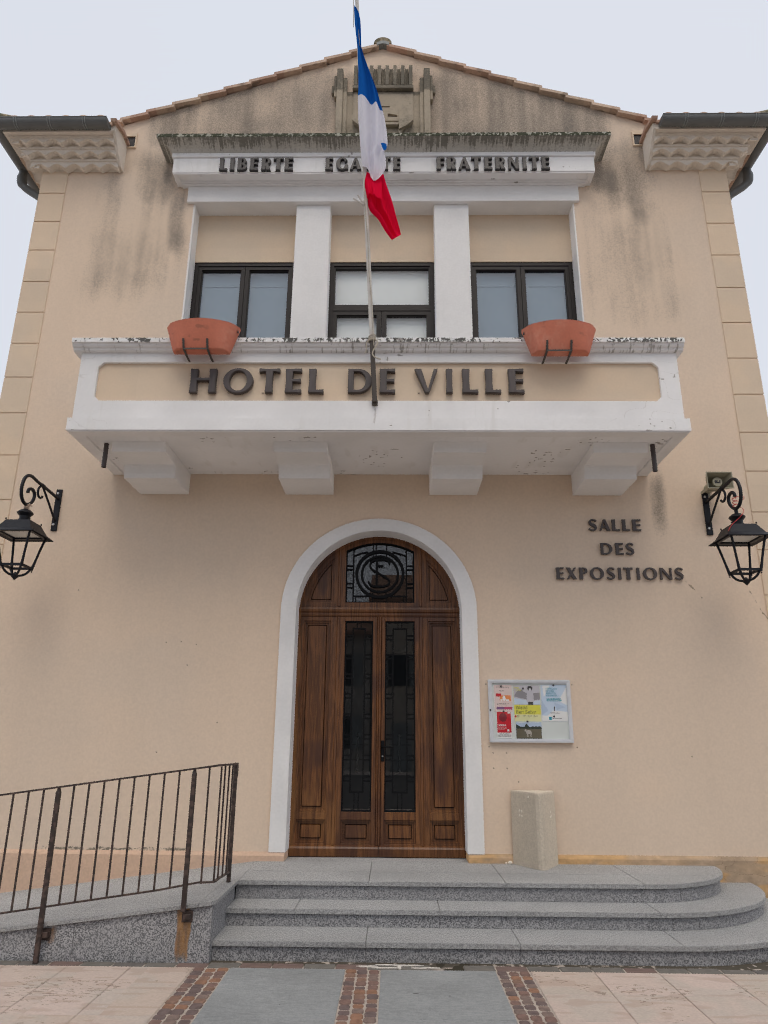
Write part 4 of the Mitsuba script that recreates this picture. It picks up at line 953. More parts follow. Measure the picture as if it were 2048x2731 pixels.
# ------------------------------------------------------------------ wall lanterns
def lantern(x, dz, label, ribbon_kind):
    k = thing('wall_lantern', label, 'lantern', 'wall lanterns on either side of the facade')
    A = lambda P: [(x, y, z + dz) for y, z in P]
    obj('wall_plate', box(x - 0.034, x + 0.034, -0.022, -0.001, 3.800 + dz, 4.300 + dz, 0.004), 'lantern_iron', k)
    for z in (3.875, 4.25):
        obj('bolt', lathe([(0, 0), (0.014, 0), (0.014, 0.006), (0.009, 0.012), (0, 0.012)], (0, 0, 0), 10).apply_transform(trimesh.transformations.rotation_matrix(math.pi / 2, (1, 0, 0))).apply_translation((x - 0.008, -0.022, z + dz)), 'steel', k)
    main = spline([(-0.02, 4.185), (-0.20, 4.197), (-0.40, 4.207), (-0.56, 4.216), (-0.68, 4.222), (-0.765, 4.180), (-0.808, 4.100), (-0.815, 4.020), (-0.785, 3.945), (-0.725, 3.905), (-0.660, 3.905), (-0.590, 3.945), (-0.545, 4.010), (-0.545, 4.060), (-0.590, 4.090), (-0.645, 4.088), (-0.678, 4.060), (-0.683, 4.030)], 90)
    obj('scroll_arm', tube(A(main), 0.0175, 10), 'lantern_iron', k, smooth=40)
    obj('strut', tube(A(spline([(-0.02, 3.915), (-0.2, 4.055), (-0.40, 4.200)], 8)), 0.0125, 8), 'lantern_iron', k, smooth=40)
    obj('small_scroll', tube(A(spline([(-0.39, 4.205), (-0.445, 4.185), (-0.482, 4.140), (-0.478, 4.090), (-0.440, 4.062), (-0.395, 4.070), (-0.375, 4.092)], 24)), 0.0125, 8), 'lantern_iron', k, smooth=40)
    obj('collar', tube(A([(-0.375, 4.206), (-0.425, 4.209)]), 0.022, 10), 'lantern_iron', k, smooth=40)
    cy = -0.664; c = (x, cy, dz)
    obj('chimney_cap', lathe([(0, 3.905), (0.018, 3.905), (0.018, 3.850), (0.045, 3.842), (0.078, 3.815), (0.082, 3.806), (0.074, 3.795), (0.052, 3.772), (0.050, 3.745), (0.075, 3.715), (0.10, 3.703), (0, 3.703)], c, 28), 'lantern_iron', k, smooth=30)
    rings = [sq(x, cy, 0.122, 3.704 + dz), sq(x, cy, 0.178, 3.604 + dz), sq(x, cy, 0.230, 3.565 + dz), sq(x, cy, 0.230, 3.557 + dz), sq(x, cy, 0.172, 3.592 + dz), sq(x, cy, 0.115, 3.690 + dz)]
    obj('hood', loft(rings), 'lantern_iron', k)
    obj('diffuser', box(x - 0.155, x + 0.155, cy - 0.155, cy + 0.155, 3.585 + dz, 3.596 + dz), 'lamp_diffuser', k)
    obj('top_ring', pxy(sbox(x - 0.19, cy - 0.19, x + 0.19, cy + 0.19).difference(sbox(x - 0.155, cy - 0.155, x + 0.155, cy + 0.155)), 3.566 + dz, 3.584 + dz), 'lantern_iron', k)
    for a in (-1, 1):
        for b in (-1, 1):
            P = spline([(x + a * 0.172, cy + b * 0.172, 3.572 + dz), (x + a * 0.150, cy + b * 0.150, 3.47 + dz), (x + a * 0.118, cy + b * 0.118, 3.29 + dz), (x + a * 0.104, cy + b * 0.104, 3.215 + dz)], 10)
            obj('corner_bar', tube(P, [0.0125] * 7 + [0.0135, 0.015, 0.017], 8), 'lantern_iron', k, smooth=40)
            Q = spline([(x + a * 0.098, cy + b * 0.098, 3.235 + dz), (x + a * 0.080, cy + b * 0.080, 3.185 + dz), (x + a * 0.050, cy + b * 0.050, 3.152 + dz), (x, cy, 3.142 + dz)], 10)
            obj('basket_rib', tube(Q, 0.0125, 8), 'lantern_iron', k, smooth=40)
            obj('stud', lathe([(0, -0.010), (0.008, -0.004), (0.008, 0.004), (0, 0.010)], (x + a * 0.108, cy + b * 0.108, 3.200 + dz), 8), 'lantern_iron', k)
            obj('stud', lathe([(0, -0.012), (0.007, -0.004), (0.009, 0.006), (0, 0.014)], (x + a * 0.124, cy + b * 0.124, 3.712 + dz), 8), 'lantern_iron', k)
    obj('basket_ring', pxy(sbox(x - 0.112, cy - 0.112, x + 0.112, cy + 0.112).difference(sbox(x - 0.092, cy - 0.092, x + 0.092, cy + 0.092)), 3.222 + dz, 3.246 + dz), 'lantern_iron', k)
    obj('finial', lathe([(0, 3.178), (0.014, 3.168), (0.020, 3.150), (0.038, 3.140), (0.036, 3.126), (0.016, 3.106), (0, 3.088)], c, 16), 'lantern_iron', k, smooth=40)
    if ribbon_kind == 'red':
        r = [tube([(x + 0.022 * math.cos(t), cy + 0.022 * math.sin(t), 3.915 + dz + 0.006 * t) for t in np.linspace(0, 18, 60)], 0.004, 6), tube(spline([(x, cy - 0.02, 4.00 + dz), (x + 0.05, cy - 0.03, 4.03 + dz), (x + 0.085, cy - 0.04, 4.01 + dz), (x + 0.05, cy - 0.03, 3.985 + dz), (x, cy - 0.02, 3.98 + dz)], 20), 0.003, 6),
             tube(spline([(x, cy - 0.03, 3.92 + dz), (x + 0.03, cy - 0.09, 3.84 + dz), (x - 0.02, cy - 0.10, 3.78 + dz), (x - 0.10, cy - 0.13, 3.715 + dz), (x - 0.20, cy - 0.19, 3.61 + dz)], 20), 0.003, 6)]
        obj('ribbon', cat(*r), 'red_ribbon', k, label='red ribbon tied round the neck of the lantern')
    else:
        q = np.cumsum(rng.uniform(-0.018, 0.018, (40, 3)), 0); q = (q - q.mean(0)); q = q / np.abs(q).max(0) * np.array([0.05, 0.04, 0.045])
        obj('wire_tangle', cat(tube(spline(q + np.array([x + 0.03, cy, 3.885 + dz]), 120), 0.0025, 5), *[tube([(x + 0.022 * math.cos(t), cy + 0.022 * math.sin(t), z + dz) for t in np.linspace(0, 2 * math.pi, 16, endpoint=False)], 0.005, 6, True) for z in (3.86, 3.877, 3.893)]), 'wire_tan', k, label='tangle of pale wire at the neck of the lantern')


lantern(-3.735, 0.0, 'black wall lantern on a scroll bracket left of the door, cut by the picture edge', 'wire')
lantern(3.708, -0.020, 'black wall lantern with a red ribbon, below the loudspeaker on the right', 'red')
# ------------------------------------------------------------------ horn loudspeaker
ls = thing('loudspeaker', 'small square beige horn loudspeaker on the wall above the right lantern', 'loudspeaker')
fx, fz_, fy, by = 3.745, 4.320, -0.33, -0.12


def rr(hx, hz, y, dx=0.0, dz=0.0): return [(fx + dx - hx, y, fz_ + dz - hz), (fx + dx + hx, y, fz_ + dz - hz), (fx + dx + hx, y, fz_ + dz + hz), (fx + dx - hx, y, fz_ + dz + hz)]


obj('horn', loft([rr(0.05, 0.045, by), rr(0.10, 0.068, -0.22), rr(0.138, 0.092, fy), rr(0.143, 0.097, fy - 0.004), rr(0.143, 0.097, fy - 0.012), rr(0.134, 0.088, fy - 0.012), rr(0.095, 0.062, -0.225), rr(0.045, 0.040, by - 0.01)]), 'horn_beige', ls)
rot = trimesh.transformations.rotation_matrix(math.pi / 2, (1, 0, 0))
obj('reflector', lathe([(0, 0.0), (0.052, 0.0), (0.056, 0.012), (0.052, 0.03), (0, 0.03)], (0, 0, 0), 24).apply_transform(rot).apply_translation((fx, -0.25, fz_)), 'horn_beige', ls, smooth=30)
obj('reflector', cat(box(fx - 0.030, fx + 0.030, -0.284, -0.28, fz_ - 0.014, fz_ + 0.018)), 'print_dark', ls)
obj('reflector', lathe([(0, 0.0), (0.010, 0.0), (0.010, 0.01), (0, 0.013)], (0, 0, 0), 12).apply_transform(rot).apply_translation((fx + 0.004, -0.284, fz_ + 0.004)), 'horn_beige', ls)
obj('driver', lathe([(0, 0.0), (0.05, 0.0), (0.055, 0.02), (0.055, 0.08), (0.045, 0.095), (0, 0.095)], (0, 0, 0), 24).apply_transform(rot).apply_translation((fx, -0.03, fz_)), 'horn_beige', ls, smooth=30)
obj('bracket', cat(box(fx - 0.075, fx + 0.03, -0.006, -0.001, 4.235, 4.30), box(fx - 0.072, fx - 0.066, -0.17, -0.003, fz_ - 0.055, fz_ - 0.02), box(fx - 0.07, fx + 0.062, -0.17, -0.14, fz_ - 0.066, fz_ - 0.061)), 'horn_beige', ls)
# ------------------------------------------------------------------ planters in their brackets
def planter(xc_, label, hole_side, blabel, dz):
    k = thing('flower_box', label, 'planter', 'empty terracotta flower boxes on the balcony parapet')
    yb = YB - 0.09

    def dshape(hw, depth, z, bulge, dx=0):
        z += dz
        pts = [(xc_ + hw, yb, z)]
        for t in np.linspace(0, 1, 25):
            u = hw * (1 - 2 * t)
            pts.append((xc_ + u, yb - depth * min(1.0, 0.45 + 3.0 * (1 - abs(u / hw))) - bulge * (1 - (u / hw) ** 2), z))
        pts.append((xc_ - hw, yb, z)); return pts
    body = loft([dshape(0.283, 0.105, 5.325, 0.010), dshape(0.287, 0.112, 5.334, 0.015), dshape(0.316, 0.112, 5.42, 0.055), dshape(0.352, 0.106, 5.54, 0.105), dshape(0.374, 0.098, 5.598, 0.130), dshape(0.377, 0.100, 5.606, 0.132), dshape(0.372, 0.095, 5.610, 0.128), dshape(0.360, 0.085, 5.606, 0.118), dshape(0.335, 0.085, 5.52, 0.09), dshape(0.30, 0.085, 5.38, 0.05)])
    obj('body', body, 'planter_clay', k, smooth=50)
    hx = xc_ + hole_side * 0.362
    obj('drain_hole', lathe([(0, 0), (0.014, 0.0), (0.014, 0.008), (0, 0.008)], (0, 0, 0), 12).apply_transform(trimesh.transformations.rotation_matrix(math.pi / 2, (0, 1, 0))).apply_translation((hx - 0.004, yb - 0.05, 5.555 + dz)), 'print_dark', k)
    b = thing('planter_bracket', blabel, 'bracket', 'iron brackets that hold the flower boxes')
    off = 0.0
    for e in (-0.155, 0.085):
        x = xc_ + e * 1.0 - 0.0
        y1 = yb - 0.118
        P = [(x, y1 - 0.050, 5.412 + dz), (x, y1 - 0.022, 5.345 + dz), (x, y1 - 0.006, 5.318 + dz), (x, yb - 0.04, 5.306 + dz), (x, YB + 0.016, 5.300 + dz)]
        obj('arm', flatbar_y(P, 0.020, 0.007), 'bracket_iron', b)
    obj('cross_bar', box(xc_ - 0.155, xc_ + 0.085, yb - 0.135, yb - 0.128, 5.311 + dz, 5.323 + dz), 'bracket_iron', b)


def flatbar_y(P, w, t):
    P = np.array(P, float); rings = []
    for i in range(len(P)):
        d = P[min(i + 1, len(P) - 1)] - P[max(i - 1, 0)]; d /= np.linalg.norm(d); s = np.array([1.0, 0, 0]); u = np.cross(s, d)
        rings.append([P[i] + a * s * w / 2 + b * u * t / 2 for a, b in ((-1, -1), (1, -1), (1, 1), (-1, 1))])
    return loft(rings)


planter(-1.812, 'terracotta flower box on the balcony parapet, above the H of the lettering', 1, 'iron bracket under the flower box above the letter H', -0.03)
planter(1.822, 'terracotta flower box on the parapet, right of the last letter of the lettering', -1, 'iron bracket under the flower box at the right end of the lettering', -0.05)

# ------------------------------------------------------------------ notice board
nb = thing('notice_board', 'silver framed glazed notice board on the wall right of the door', 'notice board')
bx0, bx1, bz0, bz1 = 1.149, 2.008, 1.544, 2.176
obj('backing', box(bx0 + 0.02, bx1 - 0.02, -0.026, -0.004, bz0 + 0.02, bz1 - 0.02), 'board_back', nb)
obj('frame', cat(frame(bx0, bx1, bz0, bz1, 0.026, -0.052, -0.002), frame(bx0 + 0.026, bx1 - 0.026, bz0 + 0.026, bz1 - 0.026, 0.010, -0.047, -0.02), frame(bx0 + 0.010, bx1 - 0.010, bz0 + 0.010, bz1 - 0.010, 0.006, -0.0545, -0.05)), 'aluminium', nb)
obj('pane', sheet_xz(bx0 + 0.034, bx1 - 0.034, bz0 + 0.034, bz1 - 0.034, -0.040), 'pane_glass', nb)
obj('lock', box(bx0 + 0.006, bx0 + 0.020, -0.0575, -0.052, 1.852, 1.874), 'print_dark', nb)
PY = -0.0285


def fl(x0, x1, z0, z1, lev):
    return box(x0, x1, PY - 0.0012 - 0.0007 * lev, PY - 0.0006 - 0.0007 * lev, z0, z1)


def shp(poly, lev):
    return pxz(poly, PY - 0.0012 - 0.0007 * lev, PY - 0.0006 - 0.0007 * lev)


def txt(s, x, z, hgt, lev, bold=False, wmax=None):
    m = meshkit.text_mesh(s, hgt, 0.0005, bold)
    if wmax:
        w = m.bounds[1][0] - m.bounds[0][0]; m.apply_scale((min(1.3, wmax / w), 1, 1))
    v = m.vertices.copy(); m.vertices = np.c_[x + v[:, 0], PY - 0.0012 - 0.0007 * lev + v[:, 2] * 0, z + v[:, 1]]
    v2 = m.vertices
    m2 = trimesh.Trimesh(np.c_[x + v[:, 0], PY - 0.0008 - 0.0007 * lev - v[:, 2], z + v[:, 1]], m.faces, process=False)
    return m2


def magnet(k, x, z, lev=5):
    obj('magnet', lathe([(0, 0), (0.010, 0), (0.010, 0.004), (0.007, 0.006), (0, 0.006)], (0, 0, 0), 14).apply_transform(rot).apply_translation((x, PY - 0.0007 * lev, z)), 'print_dark', k)


# exhibition leaflet, top left
k = thing('poster', 'pale pink leaflet with an orange picture at the top left of the notice board', 'poster')
obj('sheet', fl(1.210, 1.396, 1.850, 2.122, 0), 'paper_pink', k); obj('print', fl(1.205, 1.390, 1.852, 2.124, -0.4), 'paper_white', k)
obj('print', fl(1.268, 1.383, 1.957, 2.016, 1), 'print_orange', k); obj('print', fl(1.228, 1.282, 2.003, 2.034, 2), 'print_red', k)
obj('print', cat(shp(ell(1.312, 1.985, 0.016, 0.028), 2), shp(ell(1.345, 1.966, 0.022, 0.010), 2), shp(ell(1.285, 1.966, 0.012, 0.012), 2)), 'paper_white', k)
obj('print', cat(txt('Exposition', 1.262, 2.058, 0.010, 1), txt('19 mars', 1.232, 2.092, 0.016, 1), txt('2022', 1.318, 2.090, 0.013, 1), txt('Les Journees du patrimoine', 1.236, 1.930, 0.008, 1, False, 0.12), txt('musee de la ville', 1.236, 1.916, 0.007, 1, False, 0.10)), 'print_dark', k)
obj('print', fl(1.232, 1.310, 1.872, 1.898, 1), 'print_violet', k); obj('print', fl(1.310, 1.393, 1.872, 1.898, 1), 'print_magenta', k)
magnet(k, 1.284, 2.108)
k = thing('poster', 'red poster with white lettering at the bottom left of the notice board', 'poster')
obj('sheet', fl(1.226, 1.377, 1.588, 1.856, 2), 'paper_white', k); obj('print', fl(1.230, 1.375, 1.640, 1.850, 3), 'print_red', k)
obj('print', shp(ell(1.292, 1.792, 0.040, 0.044), 4), 'print_maroon', k)
obj('print', cat(txt('SERIFEN', 1.240, 1.706, 0.017, 4, True, 0.080), txt('musiciens voix', 1.240, 1.692, 0.007, 4, False, 0.085), txt('et percussions', 1.240, 1.681, 0.007, 4, False, 0.085), txt('entree libre', 1.240, 1.670, 0.007, 4, False, 0.075), fl(1.332, 1.352, 1.652, 1.672, 4), fl(1.342, 1.356, 1.832, 1.846, 4), fl(1.358, 1.370, 1.832, 1.846, 4)), 'paper_white', k)
obj('print', cat(txt('Ressort poetique', 1.252, 1.624, 0.009, 3, True, 0.10), txt('Le Fournil a Bally a 18h', 1.232, 1.612, 0.008, 3, True, 0.138), txt('Salle des expositions', 1.232, 1.601, 0.008, 3, True, 0.138)), 'print_dark', k)
magnet(k, 1.302, 1.853)
k = thing('poster', 'yellow concert poster under a grey photograph in the middle of the notice board', 'poster')
obj('sheet', fl(1.413, 1.690, 1.745, 2.120, 0), 'print_pale_yellow', k); obj('print', fl(1.415, 1.689, 1.920, 2.119, 1), 'print_light_grey', k)
obj('print', cat(shp(Polygon([(1.416, 2.005), (1.45, 2.06), (1.50, 2.075), (1.53, 2.05), (1.56, 2.035), (1.688, 2.045), (1.688, 1.975), (1.60, 1.965), (1.50, 1.985)]), 2)), 'print_grey', k)
obj('print', shp(Polygon([(1.416, 1.925), (1.688, 1.925), (1.688, 1.968), (1.60, 1.955), (1.50, 1.975), (1.416, 1.990)]), 3), 'print_pale_blue', k)
obj('print', shp(unary_union([Polygon([(1.548, 1.945), (1.550, 2.02), (1.560, 2.048), (1.615, 2.048), (1.622, 2.02), (1.624, 1.945)]), sbox(1.578, 2.04, 1.596, 2.07), ell(1.587, 2.072, 0.015, 0.020)]), 4), 'print_light_grey', k)
obj('print', cat(shp(ell(1.587, 2.088, 0.027, 0.024).difference(ell(1.587, 2.072, 0.014, 0.018)), 5), fl(1.562, 1.612, 1.921, 1.950, 5)), 'print_dark', k)
obj('print', fl(1.415, 1.689, 1.824, 1.919, 1), 'print_yellow', k)
obj('print', cat(txt('Pola', 1.424, 2.085, 0.017, 4, True), txt('Do Pla', 1.436, 2.064, 0.014, 4, True)), 'print_yellow', k)
obj('print', cat(txt('Walid', 1.430, 1.876, 0.033, 2, False, 0.118), txt('Ben Selim', 1.430, 1.832, 0.033, 2, False, 0.205)), 'print_dark', k)
obj('print', cat(*[txt(s, 1.434 + 0.058 * i, 1.806, 0.007, 2, True, 0.045) for i, s in enumerate(('jeudi', 'vendredi', 'samedi', 'dimanche'))], *[txt('20h30', 1.434 + 0.058 * i, 1.796, 0.005, 2, False, 0.03) for i in range(4)]), 'print_dark', k)
obj('print', shp(ell(1.424, 1.803, 0.009, 0.012), 2), 'print_red', k)
magnet(k, 1.515, 2.086)
k = thing('poster', 'poster of a sheep in a field at the bottom centre of the notice board', 'poster')
obj('sheet', fl(1.424, 1.688, 1.582, 1.752, 2), 'print_sky', k); obj('print', fl(1.425, 1.687, 1.583, 1.690, 3), 'print_field', k)
obj('print', cat(shp(Polygon([(1.425, 1.725), (1.47, 1.70), (1.687, 1.695), (1.687, 1.678), (1.425, 1.682)]), 4), shp(Polygon([(1.505, 1.69), (1.52, 1.715), (1.532, 1.735), (1.546, 1.718), (1.566, 1.69)]), 4), *[shp(ell(x, 1.692, 0.024, 0.013), 4) for x in (1.60, 1.63, 1.665)]), 'print_green', k)
obj('print', cat(shp(ell(1.552, 1.648, 0.030, 0.020), 5), shp(ell(1.520, 1.664, 0.011, 0.012), 5), *[fl(x, x + 0.006, 1.600, 1.64, 5) for x in (1.532, 1.541, 1.568, 1.576)]), 'print_wool', k)
obj('print', cat(txt('Pastorale', 1.440, 1.738, 0.012, 3, True), txt('Causse et troupeaux', 1.530, 1.740, 0.010, 3, False, 0.145)), 'paper_white', k)
magnet(k, 1.545, 1.754)
k = thing('poster', 'pale blue information poster at the top right of the notice board', 'poster')
obj('sheet', fl(1.702, 1.968, 1.757, 2.126, 0), 'print_pale_blue', k)
obj('print', cat(shp(Polygon([(1.702, 1.815), (1.76, 1.812), (1.82, 1.865), (1.968, 1.855), (1.968, 1.758), (1.702, 1.758)]), 1), shp(Polygon([(1.72, 2.12), (1.80, 2.12), (1.73, 2.0)]), 1), shp(Polygon([(1.968, 2.10), (1.88, 1.96), (1.968, 1.92)]), 1)), 'paper_white', k)
obj('print', cat(shp(Polygon([(1.702, 1.98), (1.702, 1.82), (1.77, 1.86)]), 1), shp(Polygon([(1.83, 1.95), (1.95, 1.90), (1.86, 1.87)]), 1)), 'print_sky', k)
obj('print', cat(*[txt(s, 1.752, 2.078 - 0.0235 * i, 0.016, 2, True, w) for i, (s, w) in enumerate((('COMPLIQUE', 0.118), ('DE FAIRE', 0.085), ('RESPECTER', 0.105), ('VOS DROITS ?', 0.130)))], fl(1.758, 1.905, 1.976, 1.991, 2), fl(1.758, 1.912, 1.959, 1.9735, 2), fl(1.772, 1.800, 1.770, 1.800, 2)), 'print_teal', k)
obj('print', cat(txt('le defenseur des droits', 1.762, 1.980, 0.009, 3, True, 0.138), txt('vous accompagne', 1.762, 1.9625, 0.009, 3, True, 0.138)), 'paper_white', k)
obj('print', cat(shp(unary_union([sbox(1.829, 1.862, 1.838, 1.892), ell(1.8335, 1.898, 0.006, 0.007)]), 3), txt('Appelez-nous', 1.79, 1.842, 0.007, 2, False, 0.08), txt('09 69 39 00 00', 1.79, 1.830, 0.007, 2, False, 0.125), txt('Defenseur des droits', 1.806, 1.782, 0.008, 2, True, 0.10)), 'print_dark', k)
magnet(k, 1.836, 2.122); magnet(k, 1.824, 1.806)

# ------------------------------------------------------------------ stone block by the door, chips of stone
sb_ = thing('stone_block', 'upright pale concrete block with a blunt front edge, right of the door', 'stone block')
pb = [(1.335, -0.034), (1.338, -0.050), (1.520, -0.372), (1.545, -0.389), (1.575, -0.389), (1.597, -0.372), (1.772, -0.062), (1.775, -0.034)]
pt = [(1.560 + (x - 1.560) * 0.985, y * 0.985 - 0.0005) for x, y in pb]
obj('body', loft([[(x, y, 0.409) for x, y in pb], [(x, y, 1.070) for x, y in pt], [(1.56 + (x - 1.56) * 0.975, y * 0.97 - 0.001, 1.084) for x, y in pt]]), 'block_concrete', sb_)
nl = np.array([-0.32, -0.185, 0]); nl /= np.linalg.norm(nl)


def plug(xf, yf, z, side):
    n_ = np.array([-0.87, -0.49, 0.0]) if side < 0 else np.array([0.87, -0.5, 0.0])
    m = lathe([(0, -0.004), (0.010, -0.004), (0.010, 0.001), (0.006, 0.002), (0, 0.002)], (0, 0, 0), 10)
    R = trimesh.geometry.align_vectors([0, 0, 1], n_); m.apply_transform(R); m.apply_translation((xf, yf, z)); return m


for u, z in ((0.33, 0.905), (0.42, 0.900), (0.33, 0.862), (0.42, 0.857), (0.72, 1.04)):
    x = 1.338 + u * (1.520 - 1.338); y = -0.050 + u * (-0.372 + 0.050)
    obj('plug', plug(x, y, z, -1), 'chip_white', sb_)
for u, z in ((0.45, 0.900), (0.40, 0.857), (0.47, 0.857)):
    x = 1.772 - u * (1.772 - 1.597); y = -0.062 - u * (0.372 - 0.062)
    obj('plug', plug(x, y, z, 1), 'chip_white', sb_)
for x, y, s in ((1.300, -0.065, 0.020), (1.262, -0.058, 0.011)):
    m = trimesh.creation.icosphere(1, s); m.vertices += rng.uniform(-0.2, 0.2, m.vertices.shape) * s; m.vertices[:, 2] *= 0.9
    m.apply_translation((x, y, 0.408 + s * 0.78)); kk = obj('stone_chip', m, 'chip_white')
    labels[kk] = {'label': 'white chip of stone on the landing against the block' if s > 0.015 else 'tiny white crumb of stone left of the bigger chip', 'category': 'stone'}

# ------------------------------------------------------------------ flagpole and flag
TL = math.tan(math.radians(10))
yp = lambda z: -1.289 - TL * (z - 4.802)
xp_ = lambda z: -0.048 - 0.0508 * (z - 4.802)
fp = thing('flagpole', 'slim white flagpole leaning out from the middle of the balcony', 'flagpole')
pole = lambda z0, z1, n=12: [(xp_(z), yp(z), z) for z in np.linspace(z0, z1, n)]
obj('socket', tube(pole(4.80, 5.42), 0.0245, 12), 'pole_dark', fp, smooth=40)
obj('socket', box(-0.078, -0.018, YB - 0.008, YB + 0.025, 4.775, 4.83, 0.004), 'pole_dark', fp)
obj('shaft', tube(pole(5.40, 9.9), np.linspace(0.0235, 0.019, 12), 12), 'pole_white', fp, smooth=40)
obj('halyard', tube([(xp_(z) - 0.028 + 0.055 * ((8.0 - z) / 3.0) + 0.004 * math.sin(z * 9), yp(z) - 0.034, z) for z in np.linspace(5.35, 7.9, 40)], 0.0042, 6), 'rope', fp, smooth=40)
obj('halyard', tube([(xp_(z) - 0.045 + 0.008 * math.sin(z * 7), yp(z) - 0.010, z) for z in np.linspace(8.9, 9.9, 20)], 0.0042, 6), 'rope', fp, smooth=40)
kn = []
for dzk in (0.0, 0.012, 0.024, 0.05): kn.append(tube([(xp_(5.43) + 0.034 * math.cos(t), yp(5.43) + 0.034 * math.sin(t), 5.425 + dzk + 0.01 * math.cos(t)) for t in np.linspace(0, 2 * math.pi, 20, endpoint=False)], 0.006, 6, True))
kn.append(tube(spline([(xp_(5.4) - 0.02, yp(5.4) - 0.03, 5.43), (xp_(5.4) - 0.055, yp(5.4) - 0.03, 5.38), (xp_(5.4) - 0.06, yp(5.4) - 0.02, 5.30), (xp_(5.4) - 0.075, yp(5.4) - 0.02, 5.27)], 14), 0.005, 6))
kn.append(tube(spline([(xp_(5.4) + 0.02, yp(5.4) - 0.035, 5.43), (xp_(5.4) + 0.055, yp(5.4) - 0.03, 5.40), (xp_(5.4) + 0.035, yp(5.4) - 0.03, 5.34), (xp_(5.4) + 0.09, yp(5.4) - 0.03, 5.20)], 14), 0.007, 6))
obj('knot', cat(*kn), 'rope', fp, smooth=40)
obj('cleat', cat(tube([(xp_(6.9) - 0.02, yp(6.9) - 0.01, 6.87), (xp_(6.9) - 0.13, yp(6.9) - 0.03, 6.935)], 0.010, 6), tube([(xp_(6.9) - 0.02, yp(6.9) - 0.01, 6.88), (xp_(6.9) - 0.085, yp(6.9) - 0.05, 6.96)], 0.009, 6)), 'pole_white', fp)
fg = thing('flag', 'limp blue, white and red flag hanging from the leaning flagpole', 'flag')


def coons(left, right, top, bottom, nu=28, nv=40):
    """a patch between four edges given in (x, z): left/right run downwards, top/bottom run left to right"""
    def res(P, n):
        P = np.array(P, float); s = np.r_[0, np.cumsum(np.linalg.norm(np.diff(P, axis=0), axis=1))]; s /= s[-1]
        from scipy.interpolate import PchipInterpolator
        return PchipInterpolator(s, P)(np.linspace(0, 1, n))
    L, R, Tt, B = res(left, nv), res(right, nv), res(top, nu), res(bottom, nu)
    u = np.linspace(0, 1, nu)[None, :, None]; v = np.linspace(0, 1, nv)[:, None, None]
    G = (1 - u) * L[:, None] + u * R[:, None] + (1 - v) * Tt[None] + v * B[None] - ((1 - u) * (1 - v) * L[0] + u * (1 - v) * R[0] + (1 - u) * v * L[-1] + u * v * R[-1])
    return G, u[0, :, 0], v[:, 0, 0]


def cloth_mesh(left, right, top, bottom, depth):
    G, u, v = coons(left, right, top, bottom)
    U, V_ = np.meshgrid(u, v); X, Z = G[..., 0], G[..., 1]
    Y = yp(Z) - 0.034 + depth(U, V_, X, Z)
    n, m_ = len(v), len(u); P = np.stack([X, Y, Z], -1).reshape(-1, 3); F = []
    for i in range(n - 1):
        for j in range(m_ - 1):
            a = i * m_ + j; F += [(a, a + 1, a + m_ + 1), (a, a + m_ + 1, a + m_)]
    return trimesh.Trimesh(P, F, process=False)


def folds(U, X, Z, amp=1.0):
    """the hanging folds: they run down from the hoist and open towards the fly"""
    s = (9.1 - Z) / 2.6
    ph = U * (3.2 + 1.4 * s) * math.pi / 2
    return -amp * (0.014 + 0.105 * np.clip(s, 0, 1)) * np.sin(np.pi * np.clip(U, 0, 1)) ** 0.7 * (np.sin(2.0 * ph) * 0.75 + 0.45 * np.sin(ph + 1.0) + 0.2 * np.sin(3.1 * ph + 4 * s)) - 0.03 * U * np.clip(s, 0, 1)


bl = [(-0.301, 9.124), (-0.294, 8.965), (-0.277, 8.793), (-0.257, 8.596), (-0.249, 8.375), (-0.245, 8.181), (-0.248, 8.08)]
br = [(-0.281, 9.111), (-0.246, 9.031), (-0.226, 8.898), (-0.218, 8.648), (-0.188, 8.517), (-0.135, 8.374), (-0.092, 8.257), (-0.043, 8.115), (-0.007, 7.974), (0.018, 7.885)]
bw = [(-0.248, 8.08), (-0.198, 8.058), (-0.102, 8.013), (-0.03, 7.949), (0.018, 7.885)]
wl = [(-0.248, 8.08), (-0.244, 7.86), (-0.227, 7.645), (-0.21, 7.418), (-0.193, 7.268)]
wr = [(0.018, 7.885), (0.042, 7.77), (0.06, 7.643), (0.069, 7.505), (0.034, 7.417), (0.051, 7.342), (0.054, 7.267), (0.033, 7.205)]
wb = [(-0.193, 7.268), (-0.161, 7.261), (-0.126, 7.218), (-0.096, 7.143), (-0.072, 7.106), (-0.019, 7.143), (0.033, 7.205)]
r1l = [(-0.193, 7.285), (-0.18, 7.168), (-0.168, 7.069), (-0.153, 6.995), (-0.141, 6.921)]
r1r = [(0.0, 7.20), (0.010, 7.10), (0.013, 7.0), (0.017, 6.893)]
r1b = [(-0.141, 6.921), (-0.123, 6.939), (-0.094, 6.945), (-0.059, 6.905), (-0.024, 6.896), (0.017, 6.893)]
r2l = [(-0.188, 7.218), (-0.16, 7.069), (-0.143, 6.921), (-0.117, 6.834), (-0.023, 6.724), (0.048, 6.602), (0.118, 6.504)]
r2r = [(0.027, 7.230), (0.069, 7.068), (0.116, 6.92), (0.164, 6.736), (0.199, 6.613), (0.213, 6.565)]
r2b = [(0.118, 6.504), (0.153, 6.51), (0.187, 6.528), (0.213, 6.565)]
obj('blue_stripe', cloth_mesh(bl, br, [bl[0], (-0.29, 9.12), br[0]], bw, lambda U, V_, X, Z: folds(U, X, Z)), 'flag_blue', fg, smooth=True)
obj('white_stripe', cloth_mesh(wl, wr, bw, wb, lambda U, V_, X, Z: folds(U, X, Z) * (1 - 0.85 * V_ ** 6) - 0.012 * V_), 'flag_white', fg, smooth=True)
